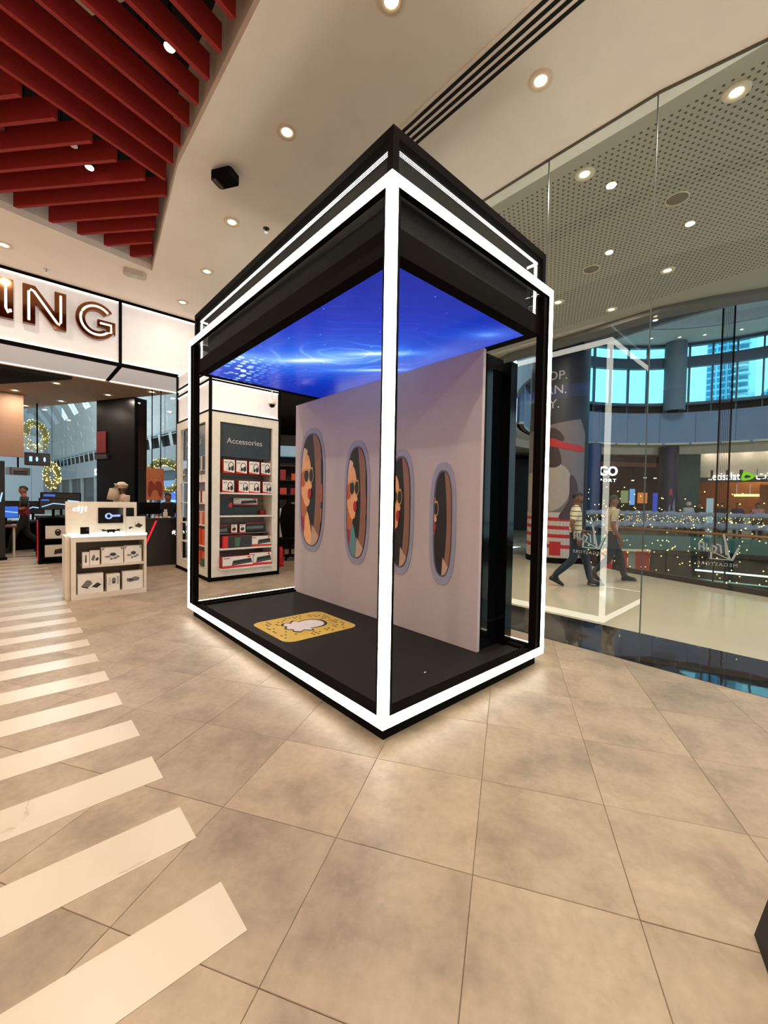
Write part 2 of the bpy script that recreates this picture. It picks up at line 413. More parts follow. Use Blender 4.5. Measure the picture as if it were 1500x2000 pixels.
# ---------- shop ceiling with the raised coffer
ZC = 5.3
cm = MB()
cm.prism([(-.27, -7), (2.95, -7), (2.95, 3.4), (-.22, 3.4)], ZC, ZC+.1)
cm.prism([(-.22, 3.4), (2.95, 3.4), (2.95, 6.08), (.13, 6.08)], ZC, ZC+.1)
cm.prism([(.13, 6.08), (2.95, 6.08), (2.95, 10.5), (-8, 10.5), (-8, 4.8), (-1.8, 5.78)], ZC, ZC+.1)
struct(cm.build('ceiling', ceil_paint))
cf = MB(); pts = [(-.27, -7), (-.22, 3.4), (.13, 6.08), (-1.8, 5.78), (-8, 4.8)]
for a, b in zip(pts, pts[1:]):
    t = Vector((b[0]-a[0], b[1]-a[1])).normalized(); n = Vector((t.y, -t.x))*.06
    cf.prism([a, b, (b[0]+n.x, b[1]+n.y), (a[0]+n.x, a[1]+n.y)], ZC+.1, ZC+.8)
struct(cf.build('trim_2', white_paint))
struct(MB().box(-8, .4, -7, 6.3, ZC+.8, ZC+.85).build('ceiling.001', plenum))
# shop walls out of view, close the room
wallm = M('shop_wall', (222, 208, 190), .7)
struct(MB().box(-8.1, -8, -7, 18, 0, 6.2).build('wall_left', wallm))
struct(MB().box(-8, 2.95, -7.1, -7, 0, 6.2).build('wall_back', wallm))

# red baffles inside the coffer
def baffle(a, b, label, grp):
    a = Vector(a); b = Vector(b); t = (b-a).normalized(); n = Vector((-t.y, t.x))*.021
    mb = MB(); mb.prism([(0, 0), (b-a).to_tuple(), (b-a+2*n).to_tuple(), (2*n).to_tuple()], 0, .235)
    o = mb.build('red_baffle', red_baffle); o.location = (a.x, a.y, 5.385); tag(o, label, 'baffle', grp)
    L = (b-a).length
    for q in (.15, .85):
        p = t*(L*q)+n; MB().tube([(p.x, p.y, .235), (p.x, p.y, .715)], .006, 6).build('hanger', black, o)
ORD = ['first', 'second', 'third', 'fourth', 'fifth', 'sixth', 'seventh', 'eighth', 'ninth', 'tenth', 'eleventh', 'twelfth']
for k in range(11):
    e = (-.225-.009*k, 3.85-.322*k)
    s_ = (e[0]-3.2, e[1]-3.2*.293)
    if k < 8: lb = 'long red ceiling board of the diagonal set, %s from the crossing with the short boards' % ORD[k]
    else: lb = 'long red ceiling board overhead near the camera, %s from the crossing of the two sets' % ORD[k]
    baffle(s_, e, lb, 'diagonal red ceiling boards')
s2 = [((-2.9, 5.19), (-1.59, 3.66)), ((-2.9, 5.61), (-1.31, 3.74)), ((-3.0, 6.0-.8), (-1.0, 3.82)), ((-3.0, 5.45), (-.75, 3.93)),
      ((-2.3, 5.60), (-.44, 4.02)), ((-1.79, 5.68), (-.17, 4.13)), ((-1.46, 5.74), (-.15, 4.6)), ((-1.1, 5.80), (-.10, 4.98)), ((-.7, 5.86), (-.05, 5.37)), ((-.3, 5.92), (.04, 5.74))]
s2 = []
ends = [(-1.59, 3.66), (-1.31, 3.74), (-1.0, 3.82), (-.75, 3.93), (-.44, 4.02), (-.17, 4.13), (-.15, 4.6), (-.10, 4.98), (-.05, 5.37), (.04, 5.74)]
for k, e in enumerate(ends):
    dr = Vector((-1.0, 1.165)).normalized()
    # stop at the far coffer side, y = 5.78+(x+1.8)*.1554
    t = 0
    while e[1]+dr.y*t < 5.74+(e[0]+dr.x*t+1.8)*.1554+.06 and t < 4: t += .02
    if k >= 6: t += 0
    baffle((e[0]+dr.x*t, e[1]+dr.y*t), e, 'red ceiling board of the slanted set, %s counting towards the gilt letter sign' % ORD[k], 'slanted red ceiling boards')

# ---------- slot diffuser, downlights and ceiling fittings
sd = root('slot_diffuser', 'white linear ceiling grille with four black slots beside the booth', 'air vent', (1.445, .5, ZC))
MB().box(-.15, .15, -4.2, 3.2, -.008, .0).build('frame', ceil_paint, sd)
for k in range(4): MB().box(-.115+.066*k, -.08+.066*k, -4.15, 3.15, -.011, -.002).build('slot', plenum, sd)
def downlight(x, y, z, label, grp, power=50, r=.05, color=WARM, proto=[]):
    if not proto:
        t = root('downlight', label, 'ceiling light', (x, y, z), 0, grp)
        MB().lathe([(.052, .0), (.056, -.010), (.095, -.014), (.106, -.008), (.108, .0)], 28).build('trim_ring', lamp_trim, t, True)
        MB().lathe([(0, -.003), (.052, -.003)], 24).build('lens', lamp_em, t)
        proto.append(t)
    else:
        t = copy_tree(proto[0]); t.location = (x, y, z); t['label'] = label; t['group'] = grp
    if power: area_light('downlight_lamp', (x, y, z-.02), power, .05, color)
    return t
G1 = 'round downlights in the shop ceiling'
for x, y, lb in [(.48, 2.15, 'round downlight in the beige ceiling just right of the black ceiling speaker'),
                 (1.89, .11, 'round downlight in the beige ceiling right of the black slotted grille'),
                 (.62, 3.93, 'round downlight between the black ceiling speaker and the booth roof edge'),
                 (.81, 5.45, 'round downlight close to the booth roof, above the lit white fascia'),
                 (.5, .59, 'round downlight at the top edge of the picture above the booth'),
                 (.85, 6.92, 'small round downlight beside the top of the white lit fascia'),
                 (-1.71, 6.87, 'round downlight at the left picture edge above the gilt letters')]:
    downlight(x, y, ZC, lb, G1, 14 if y > 6.5 else 50)
for x, y in [(1.9, -2.0), (.5, -1.2), (.5, -3.2), (1.9, -4.2), (-4.2, 7.0), (-6.5, 6.6)]:  # unseen downlights, added so their bounce brightens the ceiling
    downlight(x, y, ZC, 'added round fill downlight in the beige shop ceiling outside the picture', G1, 70)
G2 = 'round downlights in the perforated mall ceiling'
for x, y, lb in [(3.29, -1.06, 'round downlight in the perforated ceiling at the far right beyond the glass'),
                 (3.26, .28, 'round downlight in the perforated ceiling near the booth roof corner'),
                 (6.23, .18, 'round downlight in the perforated ceiling just right of the glass joint'),
                 (7.04, 1.3, 'round downlight at the curved edge of the perforated ceiling left of the joint'),
                 (6.02, 1.88, 'round downlight in the perforated ceiling close above the dark advertising column')]:
    downlight(x, y, ZC, lb, G2, 62)
spk = root('ceiling_speaker', 'small black loudspeaker fixed to the beige ceiling', 'speaker', (.2, 3.08, ZC), R(-58))
MB().cbox((0, 0, -.10), (.27, .19, .09), 0, .025).build('cabinet', black, spk)
MB().cbox((0, 0, -.028), (.06, .06, .056)).build('bracket', black, spk)
MB().cbox((-.095, 0, -.147), (.045, .15, .008)).build('front_panel', M('speaker_cloth', (96, 84, 68), .9), spk)
MB().tube([(-.135, .03, -.10), (-.155, .03, -.10)], .012, 8).build('cable_gland', black, spk)
def sprinkler(x, y, z, lb, rose=dark_print):
    t = root('sprinkler', lb, 'sprinkler', (x, y, z))
    MB().lathe([(.045, 0), (.042, -.006), (.012, -.01), (.010, -.05), (0, -.05)], 16).build('stem', rose, t, True)
    MB().lathe([(0, -.056), (.03, -.056), (.03, -.051), (0, -.051)], 12).build('deflector', chrome, t)
sprinkler(1.03, 3.73, ZC, 'small brass sprinkler in the ceiling beside the booth roof')
sprinkler(-1.19, 7.3, ZC, 'small sprinkler just above the gilt letter sign', chrome)
em = root('emergency_light', 'white oval emergency light at the tip of the red coffer', 'light', (-.08, 6.3, ZC), R(-10))
MB().cbox((0, 0, -.045), (.34, .15, .09), 0, .05).build('housing', M('ivory_plastic', (196, 184, 168), .5), em)
MB().lathe([(0, -.105), (.03, -.10), (.04, -.09)], 16).build('lens', M('frosted_lens', (210, 225, 205), .2), em, True)
def spotlight(x, y, z, lb, on=True, tilt=.5, grp=None, pw=40):
    t = root('track_spotlight', lb, 'spotlight', (x, y, z), random.uniform(-1, 1), grp)
    MB().tube([(0, 0, 6.1-z), (0, 0, .12)], .012, 8).build('rod', black, t)
    MB().tube([(0, 0, .14), (0, -.02*tilt, -.06)], .055, 16).build('can', black, t)
    MB().tube([(0, -.02*tilt, -.060), (0, -.021*tilt, -.063)], .045, 16).build('lens', lamp_em if on else chrome, t)
    if on: area_light('spot_lamp', (x, y, 5.375), pw, .045, WARM, spread=150)
spotlight(-.60, 2.28, 5.52, 'lit black spotlight between the long red boards')
spotlight(-.93, 4.37, 5.50, 'lit black spotlight hanging by the short red boards')
spotlight(-1.10, 4.20, 5.56, 'unlit chrome-faced spotlight beside the lit one under the short red boards', False)
spotlight(-1.72, 4.55, 5.62, 'unlit black spotlight at the left picture edge among the red boards', False)
for x, y in [(-3, -1.2), (-3.2, 1.6), (-5.2, 0), (-5.4, 3.2), (-1.6, -3.4), (-5, -4), (-3.3, 4.3)]:  # out-of-view spotlights added for extra bounce off floor and walls
    spotlight(x, y, 5.52, 'added black fill spotlight among the red boards outside the picture', True, .5, 'added fill spotlights outside the picture', 75)
lm = root('linear_lamp', 'pale slab lamp glimpsed above the long red boards', 'light', (-1.05, 2.75, 5.95), R(-60))
MB().cbox((0, 0, 0), (.62, .16, .05)).build('housing', M('pale_lamp_cover', (206, 196, 180), .6), lm)
MB().tube([(0, 0, .02), (0, 0, .15)], .01, 6).build('hanger', black, lm)
lm = root('linear_lamp', 'pale slab lamp glimpsed between the short red boards', 'light', (-.95, 5.35, 5.95), R(-50))
MB().cbox((0, 0, 0), (.42, .14, .05)).build('housing', MATS['pale_lamp_cover'], lm)
MB().tube([(0, 0, .02), (0, 0, .15)], .01, 6).build('hanger', black, lm)

# ---------- glass front: three tall panes on slim joints
panes = [((2.79, 4.6), (2.78, 2.52)), ((2.78, 2.515), (2.77, 1.49)), ((2.77, 1.485), (2.765, .462)), ((2.765, .457), (2.775, -.572)), ((2.775, -.577), (2.965, -1.60)), ((2.965, -1.605), (3.15, -2.63)), ((3.15, -2.635), (3.5, -5))]
gl_dark = M('glass_joint', (60, 66, 62), .4)
for k, (a, b) in enumerate(panes):
    t = Vector((b[0]-a[0], b[1]-a[1])).normalized(); n = Vector((-t.y, t.x))*.012
    w = MB().prism([a, b, (b[0]+n.x, b[1]+n.y), (a[0]+n.x, a[1]+n.y)], .006, ZC-.004).build('window_%d' % (k+1), glass); struct(w)
    q = Vector(b)
    MB().prism([(q.x-.002, q.y-.005), (q.x+.013, q.y-.005), (q.x+.013, q.y+.003), (q.x-.002, q.y+.003)], .005, ZC-.003).build('joint', gl_dark, w)
tr = MB()
for a, b in panes: tr.prism([(a[0]-.008, a[1]), (b[0]-.008, b[1]), (b[0]+.02, b[1]), (a[0]+.02, a[1])], ZC-.012, ZC)
struct(tr.build('trim_3', M('ceiling_channel', (92, 82, 66), .5)))
# etched wording on the inside of the glass (seen from behind)
etch = M('etched_film', (150, 158, 160), .7)
def etched(ox, oy, oz, dirv, w, lb):
    e = root('window_decal', lb, 'decal', (ox, oy, oz))
    dv = Vector(dirv).normalized()
    text('MEGASTORE', 'lettering', etch, e, dv*0.0, dv, (0, 0, 1), width=w, extrude=.0005, spacing=1.25, mirror=True)
    # script word, mirrored, drawn as slanted strokes
    def st(pts, wd):
        mb = MB(); P = [Vector(p)*w/1.0 for p in pts]
        for a, b in zip(P, P[1:]):
            t2 = (b-a).normalized(); nn = Vector((-t2.y, t2.x))*wd*w
            q4 = [a-nn, b-nn, b+nn, a+nn]; o = len(mb.v)
            mb.v += [tuple(dv*p.x+Vector((0, 0, p.y))) for p in q4]; mb.f.append((o, o+1, o+2, o+3)); mb.mi.append(0)
        mb.build('script_stroke', etch, e)
    st([(1.02, .62), (.86, .20), (.80, .26), (.64, 1.02)], .030)       # V
    st([(.72, .36), (.69, .70)], .022); st([(.60, .40), (.57, .66), (.47, .70)], .022)
    st([(.36, .66), (.48, .58), (.42, .40), (.33, .50), (.36, .70), (.34, .22)], .024); st([(.24, .44), (.22, .70)], .020)
    st([(.16, .46), (.14, .74), (.02, .72), (.04, .48)], .022); st([(.80, .24), (.02, .62)], .016); st([(.90, .22), (.30, .22)], .014)
etched(2.755, .07, .985, (.01, -1, 0), .30, 'etched mirrored script wording on the glass in front of the walking men')
etched(2.845, -.985, .985, (.19, -1.02, 0), .27, 'etched mirrored script wording on the right-hand glass pane')

# ---------- mall ceiling beyond the glass
mc = MB(); mc.prism([(2.95, -8), (8.6, -8), (8.5, -1.2), (8.39, -.83), (8.11, -.15), (7.92, .61), (7.97, 1.57), (8.02, 2.11), (8.1, 4), (8.4, 4.62), (2.95, 4.62)], ZC+.001, ZC+.12)
struct(mc.build('ceiling.002', perf))
edge = [(8.6, -8), (8.5, -1.2), (8.39, -.83), (8.11, -.15), (7.92, .61), (7.97, 1.57), (8.02, 2.11), (8.1, 4), (8.4, 4.62)]
eb = MB()
for a, b in zip(edge, edge[1:]): eb.prism([(a[0]-.35, a[1]), (b[0]-.35, b[1]), (b[0]+.02, b[1]), (a[0]+.02, a[1])], ZC-.10, ZC+1.4)
struct(eb.build('trim_4', M('ceiling_edge_grey', (112, 106, 102), .7)))
for x, y, lb in [(4.48, -.34, 'flush round loudspeaker grille right of the glass joint in the perforated ceiling'), (5.33, 1.01, 'flush round loudspeaker grille left of the joint in the perforated ceiling')]:
    t = root('ceiling_loudspeaker', lb, 'speaker', (x, y, ZC), 0, 'flush ceiling loudspeakers')
    MB().lathe([(0, -.006), (.10, -.006), (.115, 0)], 24).build('grille', M('speaker_grille', (120, 108, 92), .7), t)
    MB().lathe([(.115, 0), (.118, -.009), (.128, -.006), (.13, 0)], 24).build('rim', lamp_trim, t)

# ================================================================== THE BOOTH
BW, BL = 2.024, 3.713; Z0, Z1, Z2 = .102, 3.44, 3.765
booth = root('photo_booth', 'black framed photo booth with glowing white edges and blue screen ceiling', 'booth', (0, 0, 0))
MB().box(.056, BW-.056, .056, BL-.056, 0, Z0).build('plinth', black, booth)
MB().box(.076, BW-.076, .076, BL-.076, Z0, .128).build('platform', black_matte, booth)
w = .066; wv = .054; pl_ = .008
def bar(x0, x1, y0, y1, z0, z1, nm, mt): return MB().box(x0, x1, y0, y1, z0, z1).build(nm, mt, booth)
# glowing diffuser strips on the four outer faces, black channel behind them
for side in range(4):
    Ls = BL if side % 2 == 0 else BW
    def put(a0, a1, z0, z1, nm):
        if side == 0: bar(0, pl_, a0, a1, z0, z1, nm, light_white)
        elif side == 2: bar(BW-pl_, BW, a0, a1, z0, z1, nm, light_white)
        elif side == 1: bar(a0, a1, 0, pl_, z0, z1, nm, light_white)
        else: bar(a0, a1, BL-pl_, BL, z0, z1, nm, light_white)
    e_ = 0 if side % 2 == 0 else pl_
    put(e_, wv, Z0, Z1, 'light_post'); put(Ls-wv, Ls-e_, Z0, Z1, 'light_post')
    put(wv, Ls-wv, Z0, Z0+w, 'light_bar'); put(wv, Ls-wv, Z1-w, Z1, 'light_bar')
for cx in (pl_, BW-wv):
    for cy in (pl_, BL-wv): bar(cx, cx+wv-pl_, cy, cy+wv-pl_, Z0+.002, Z1-.008, 'channel_post', black)
for z in (Z0+.002, Z1-w):
    for cy in (pl_, BL-wv): bar(wv, BW-wv, cy, cy+wv-pl_, z, z+w-.008, 'channel_rail', black)
    for cx in (pl_, BW-wv): bar(cx, cx+wv-pl_, wv, BL-wv, z, z+w-.008, 'channel_rail', black)
bar(pl_, .050, pl_, BL-pl_, Z1-.008, Z1, 'top_diffuser', light_white); bar(BW-.050, BW-pl_, pl_, BL-pl_, Z1-.008, Z1, 'top_diffuser', light_white)
bar(.050, BW-.050, pl_, .050, Z1-.008, Z1, 'top_diffuser', light_white); bar(.050, BW-.050, BL-.050, BL-pl_, Z1-.008, Z1, 'top_diffuser', light_white)
i0, i1 = w, .122                                     # black inner frame
def cornerbox(cx, cy, a, b, z0, z1, nm):
    x0, x1 = (a, b) if cx == 0 else (BW-b, BW-a); y0, y1 = (a, b) if cy == 0 else (BL-b, BL-a)
    return bar(x0, x1, y0, y1, z0, z1, nm, black)
for cx in (0, 1):
    for cy in (0, 1):
        pl = [(.030, wv), (wv, wv), (wv, .030), (i1-.02, .030), (i1-.02, i1-.02), (.030, i1-.02)]
        pl = [(p if cx == 0 else BW-p, q if cy == 0 else BL-q) for p, q in pl]
        MB().prism(pl, .128, Z1-w).build('frame_post', black, booth)
for cy0, cy1 in ((w, .14), (BL-.14, BL-w)): bar(.14, BW-.14, cy0, cy1, .128, .150, 'floor_rail', black)
for cx0, cx1 in ((w, .14), (BW-.14, BW-w)): bar(cx0, cx1, .14, BL-.14, .128, .150, 'floor_rail', black)
# crown box: rails, corner posts, perforated panels, LED lines, added dark backing
t0 = .054; ZR = 3.20; ZS = 3.035
for z0, z1, nm, dp in ((3.705, Z2, 'crown_top_rail', .07), (ZS, ZR, 'crown_bottom_rail', .10)):
    o0 = t0 if z0 > 3.4 else .078
    bar(o0, BW-o0, o0, o0+dp, z0, z1, nm, black); bar(o0, BW-o0, BL-o0-dp, BL-o0, z0, z1, nm, black)
    bar(o0, o0+dp, o0+dp, BL-o0-dp, z0, z1, nm, black); bar(BW-o0-dp, BW-o0, o0+dp, BL-o0-dp, z0, z1, nm, black)
for cx in (0, 1):
    for cy in (0, 1):
        cornerbox(cx, cy, t0, t0+.05, Z1, 3.705, 'crown_corner'); cornerbox(cx, cy, .078, .12, ZR, Z1-w, 'crown_corner')
e0 = .085
for a, b in (((e0, e0), (BW-e0, e0)), ((BW-e0, BL-e0), (e0, BL-e0))):
    MB().add([(a[0], a[1], ZR), (b[0], b[1], ZR), (b[0], b[1], 3.705), (a[0], a[1], 3.705)], [(0, 1, 2, 3)]).build('perforated_panel', mesh_m, booth)
for a, b in (((e0, BL-e0), (e0, e0)), ((BW-e0, e0), (BW-e0, BL-e0))):
    MB().add([(a[0], a[1], ZR), (b[0], b[1], ZR), (b[0], b[1], 3.705), (a[0], a[1], 3.705)], [(0, 1, 2, 3)]).build('perforated_panel', mesh_m, booth)
l0 = .105
for z in (3.675,):
    bar(l0, BW-l0, l0, l0+.012, z, z+.02, 'led_line', led); bar(l0, BW-l0, BL-l0-.012, BL-l0, z, z+.02, 'led_line', led)
    bar(l0, l0+.012, l0+.012, BL-l0-.012, z, z+.02, 'led_line', led); bar(BW-l0-.012, BW-l0, l0+.012, BL-l0-.012, z, z+.02, 'led_line', led)
for cx, cy in ((1, 0), (0, 1), (1, 1)):
    x = BW-.135 if cx else l0; y = BL-.135 if cy else l0
    bar(x, x+.02, y, y+.02, ZR+.01, 3.66, 'led_upright', led)
li = .175; lnr = MB()  # dark sheets added behind the mesh so it looks dark
lnr.box(li, BW-li, li, li+.01, ZR, 3.72).box(li, BW-li, BL-li-.01, BL-li, ZR, 3.72).box(li, li+.01, li, BL-li, ZR, 3.72).box(BW-li-.01, BW-li, li, BL-li, ZR, 3.72)
lnr.build('added_crown_backing', M('backing_charcoal', (16, 15, 15), .9, spec=.1), booth)
bar(t0+.07, BW-t0-.07, t0+.07, BL-t0-.07, 3.735, 3.75, 'crown_lid', black)
scr = MB().box(.178, BW-.178, .178, BL-.178, ZS+.004, ZS+.05).build('ceiling_screen', galaxy_m, booth); tag(scr, 'glowing deep blue galaxy screen')

# ---------- backdrop with printed aircraft windows
backdrop_m = M('backdrop_print', (188, 174, 180), .6, noise=(40, .03))
bd = MB().box(1.48, 1.52, .365, 3.63, .13, 2.88).build('backdrop_panel', backdrop_m, booth); tag(bd, 'pale lilac backdrop printed with four aircraft windows')
cab = MB(); cab.box(1.52, 1.90, .42, 3.63, .13, 2.86).box(1.52, 1.66, .385, .42, .13, 2.86).box(1.84, 1.95, .30, .42, .13, 2.83).box(1.66, 1.84, .385, .42, .13, .20).box(1.66, 1.84, .385, .42, 2.74, 2.86)
cab.build('rear_cabinet', black_gloss, booth)
MB().box(1.665, 1.835, .40, .418, .205, 2.735).build('cabinet_glass', M('cabinet_dark_glass', (6, 10, 14), .03, spec=.25), booth)
ring_m = M('window_ring_print', (150, 150, 172), .5); ring_d = M('window_ring_inner_print', (92, 92, 116), .5)  # ring_d is the darker line printed along the inside of the ring
navy = M('print_navy', (20, 18, 24), .5); brown = M('print_brown', (140, 98, 84), .5); brown_l = M('print_brown_light', (190, 158, 140), .5)
face = M('print_face', (238, 172, 122), .5); face_d = M('print_face_shade', (190, 104, 66), .5); hair_m = M('print_hair', (226, 186, 168), .5)
lips = M('print_lips', (176, 26, 36), .5); gold_p = M('print_gold', (206, 160, 96), .5); dress = M('print_dress', (170, 36, 56), .5); teal = M('print_teal', (90, 140, 146), .5); orange_p = M('print_orange', (200, 84, 44), .5)
def stadium(hw, hh, n=12, ex=1.0):
    pts = []
    for k in range(4*n):
        a = 2*math.pi*k/(4*n); ca, sa = math.cos(a), math.sin(a)
        pts.append((hw*math.copysign(abs(ca)**.82, ca), hh*math.copysign(abs(sa)**.62, sa)))
    return pts
for k, (yc, hw, za, zb, shift) in enumerate([(3.175, .335, .76, 2.50, 0), (2.155, .25, .705, 2.23, .05), (1.39, .205, .695, 2.06, -.02), (.795, .167, .68, 1.885, -.48)]):
    zc = (za+zb)/2; hh = (zb-za)/2
    so = [(x*hw, y*hh) for x, y in stadium(1, 1)]; si = [(x*(hw-.045), y*(hh-.075)) for x, y in stadium(1, 1)]
    s2i = [(x*(hw-.058), y*(hh-.088)) for x, y in stadium(1, 1)]
    rg = MB(); n = len(so)
    def P3(p, e): return (1.48-e, yc-p[0], zc+p[1])
    rg.add([P3(p, 0) for p in so]+[P3(p, .006) for p in so]+[P3(p, .006) for p in si]+[P3(p, 0) for p in si],
           [((i+1) % n, i, n+i, n+(i+1) % n) for i in range(n)]+[(n+(i+1) % n, n+i, 2*n+i, 2*n+(i+1) % n) for i in range(n)]+[(2*n+(i+1) % n, 2*n+i, 3*n+i, 3*n+(i+1) % n) for i in range(n)])
    rg.build('window_ring', ring_m, bd)
    p = Print((1.4797, yc, zc), (0, -hw, 0), (0, 0, hh), .0005)
    cv = [(x*(hw-.046)/hw, y*(hh-.077)/hh) for x, y in stadium(1, 1)]; cv2 = [(x*(hw-.06)/hw, y*(hh-.095)/hh) for x, y in stadium(1, 1)]
    S_ = shift
    def T(pts): return [(x+S_, y) for x, y in pts]
    p.poly(cv, ring_d); p.poly(cv2, navy)
    # woman in profile: shoulder, dress, neck, face, hair, glasses, lips
    if k < 2:
        p.poly(T(smooth_poly([(-1, -.35), (-.45, -.32), (-.15, -.5), (.1, -.95), (-.2, -1.1), (-1, -1)])), face if k == 0 else teal, cv2)
        p.poly(T(smooth_poly([(-.9, -.2), (-.55, -.3), (-.6, -.7), (-.95, -.7)])), dress, cv2)
    p.poly(T(smooth_poly([(-.9, .2), (-.45, .1), (-.35, -.3), (-.6, -.45), (-.95, -.3)])), face_d, cv2)
    p.poly(T(smooth_poly([(-.95, .55), (-.6, .62), (-.25, .55), (-.08, .36), (-.10, .18), (.02, .06), (-.10, .0), (-.05, -.08), (-.12, -.14), (-.2, -.24), (-.45, -.26), (-.7, -.12), (-.95, .1)])), face, cv2)
    p.poly(T(smooth_poly([(-1, .62), (-.7, .70), (-.35, .64), (-.55, .52), (-.72, .40), (-.78, .2), (-.98, .12)])), hair_m, cv2)
    p.poly(T(smooth_poly([(-.8, .28), (-.55, .3), (-.5, .12), (-.72, .05), (-.88, .12)])), orange_p, cv2)
    for cx, rx in ((-.42, .20), (-.04, .17)):
        p.poly(T(ell(cx, .24, rx*1.12, .125, 16)), gold_p, cv2); p.poly(T(ell(cx, .24, rx*.92, .105, 16)), dark_print, cv2)
    p.poly(T([(-.85, .33), (.08, .37), (.08, .345), (-.85, .30)]), gold_p, cv2)
    p.poly(T(smooth_poly([(-.28, -.02), (-.14, .03), (-.02, -.02), (-.03, -.08), (-.12, -.15), (-.26, -.12)])), lips, cv2)
    # right reveal of the printed window and the strip beyond
    p.poly([(.02+.3*math.sin(R(180*t/16)), 1-2*t/16) for t in range(17)]+[(.58+.16*math.sin(R(180*t/16)), -1+2*t/16) for t in range(17)], brown, cv2)
    p.poly([(.06, -.55), (.56, -.72), (.5, -1.1), (-.5, -1.1), (.0, -.85)], brown_l, cv2)
    p.poly([(.66, .95), (1, .95), (1, -.95), (.70, -.95), (.74, 0)], navy, cv2)
    for q, (v0, v1, mt) in enumerate([(.38, .15, dark_print), (.10, -.22, orange_p), (-.28, -.55, face_d), (-.6, -.8, brown_l), (.7, .45, brown)]):
        p.poly([(.70, v0), (.95, v0-.03), (.95, v1), (.72, v1+.04)], mt, cv2)
    p.build('window_print', bd)

MB().cbox((.794, .375, .1285), (.022, .012, .001), R(20)).build('floor_sticker', white_print, booth)
# ---------- yellow floor decal
dec = root('tmp', None, None); bpy.data.objects.remove(dec)
yel = M('decal_yellow', (204, 170, 74), .5); ink = M('decal_ink', (40, 30, 22), .6); ghost_w = M('decal_white', (214, 206, 204), .6)
fd = Print((.71, 2.06, .1285), (.44, 0, 0), (0, .40, 0), .0006)
def rrect(h, r, n=6):
    pts = []
    for cx, cy, a in ((h-r, h-r, 0), (-h+r, h-r, 90), (-h+r, -h+r, 180), (h-r, -h+r, 270)):
        pts += [(cx+r*math.cos(R(a+90*k/n)), cy+r*math.sin(R(a+90*k/n))) for k in range(n+1)]
    return pts
fd.poly(rrect(1, .26), yel)
dc = fd.build('floor_decal', booth); tag(dc, 'yellow rounded decal with a white ghost emblem')
fg = Print((.71, 2.06, .1293), (.44, 0, 0), (0, .40, 0), .0006)
gh = [(.50, 0), (.44, .22), (.28, .34), (.06, .34), (.0, .30), (-.04, .46), (-.12, .44), (-.22, .34), (-.34, .42), (-.44, .28), (-.40, .16), (-.50, .0), (-.40, -.16), (-.44, -.28), (-.34, -.42), (-.22, -.34), (-.12, -.44), (-.04, -.46), (.0, -.30), (.06, -.34), (.28, -.34), (.44, -.22)]
fg.poly(smooth_poly([(x*1.14+.01, y*1.16) for x, y in gh], 3), ink); fg.poly(smooth_poly(gh, 3), ghost_w)
fg.build('ghost_emblem', dc)
rd = random.Random(3); dp_ = Print((.71, 2.06, .1293), (.44, 0, 0), (0, .40, 0), .0006)
for gx in range(-8, 9):
    for gy in range(-8, 9):
        x, y = gx*.105, gy*.105
        if max(abs(x), abs(y)) > .86 or (x*x/.42+y*y/.40) < 1 or (abs(x) > .7 and abs(y) > .7): continue
        if rd.random() < .42: dp_.poly(ell(x, y, .034, .034, 7), ink, same=True)
tag(dp_.build('dot_print', dc), kind='stuff')

# ================================================================== SIGN FASCIA AND STORE BEHIND IT
def xz(poly, y0, y1, mb=None):                      # polygon in the x-z plane pushed along y
    t = MB().prism(poly, y0, y1); t.v = [(x, z, y) for x, y, z in t.v]; t.f = [f[::-1] for f in t.f]
    if mb: mb.add(t.v, t.f); return mb
    return t
lit_panel = M('lit_panel', (226, 222, 222), .6, emit=(255, 246, 244), strength=.27)
led_warm = M('led_warm_line', (255, 250, 240), .4, emit=(255, 246, 230), strength=2.6)
fs = root('sign_fascia', 'white lit fascia with black frame carrying gilt neon letters', 'sign', (0, 7.65, 4.05))
MB().box(-8, -.085, .03, .10, .04, 1.22).build('panel', lit_panel, fs); MB().box(-.035, 2.9, .03, .10, .04, 1.22).build('panel', lit_panel, fs)
MB().box(-8, 2.9, 0, .03, 1.20, 1.25).build('top_frame', black, fs); MB().box(-8, 2.9, 0, .06, -.03, .035).build('bottom_frame', black, fs)
MB().box(-.085, -.035, 0, .05, .035, 1.20).build('divider', black, fs)
for x0, x1 in ((-8, -.09), (-.03, 2.9)):
    MB().box(x0, x1, .012, .03, 1.185, 1.199).build('led_line', led_warm, fs); MB().box(x0, x1, .012, .03, .036, .048).build('led_line', led_warm, fs)
MB().box(-8, -.10, .06, 1.40, -.02, .0).build('soffit', lit_panel, fs); MB().box(-.02, 2.9, .06, 1.40, -.02, .0).build('soffit', lit_panel, fs)
MB().box(-.10, -.02, .06, 1.42, -.024, .0).build('soffit_bar', black, fs)
MB().box(-8, -.10, 1.40, 1.45, -.03, .01).build('soffit_led', led_warm, fs); MB().box(-.02, 2.9, 1.40, 1.45, -.03, .01).build('soffit_led', led_warm, fs)
MB().box(-8, 2.9, 1.40, 1.5, .01, 1.25).build('rear_panel', black, fs)
gilt = M('gilt_mirror', (150, 98, 66), .12, 1); neon = M('neon_tube', (255, 250, 235), .3, emit=(255, 244, 222), strength=2.6)
def letter(poly, paths, nm):
    o = xz(poly, -.07, .03).build(nm, gilt, fs); tag(o, 'gilt mirror letter with a white neon tube')
    mb = MB()
    for p in paths: mb.tube([(x, -.085, z) for x, z in p], .017, 8)
    mb.build('neon_tube', neon, o, True)
b0 = .38; h0 = .65
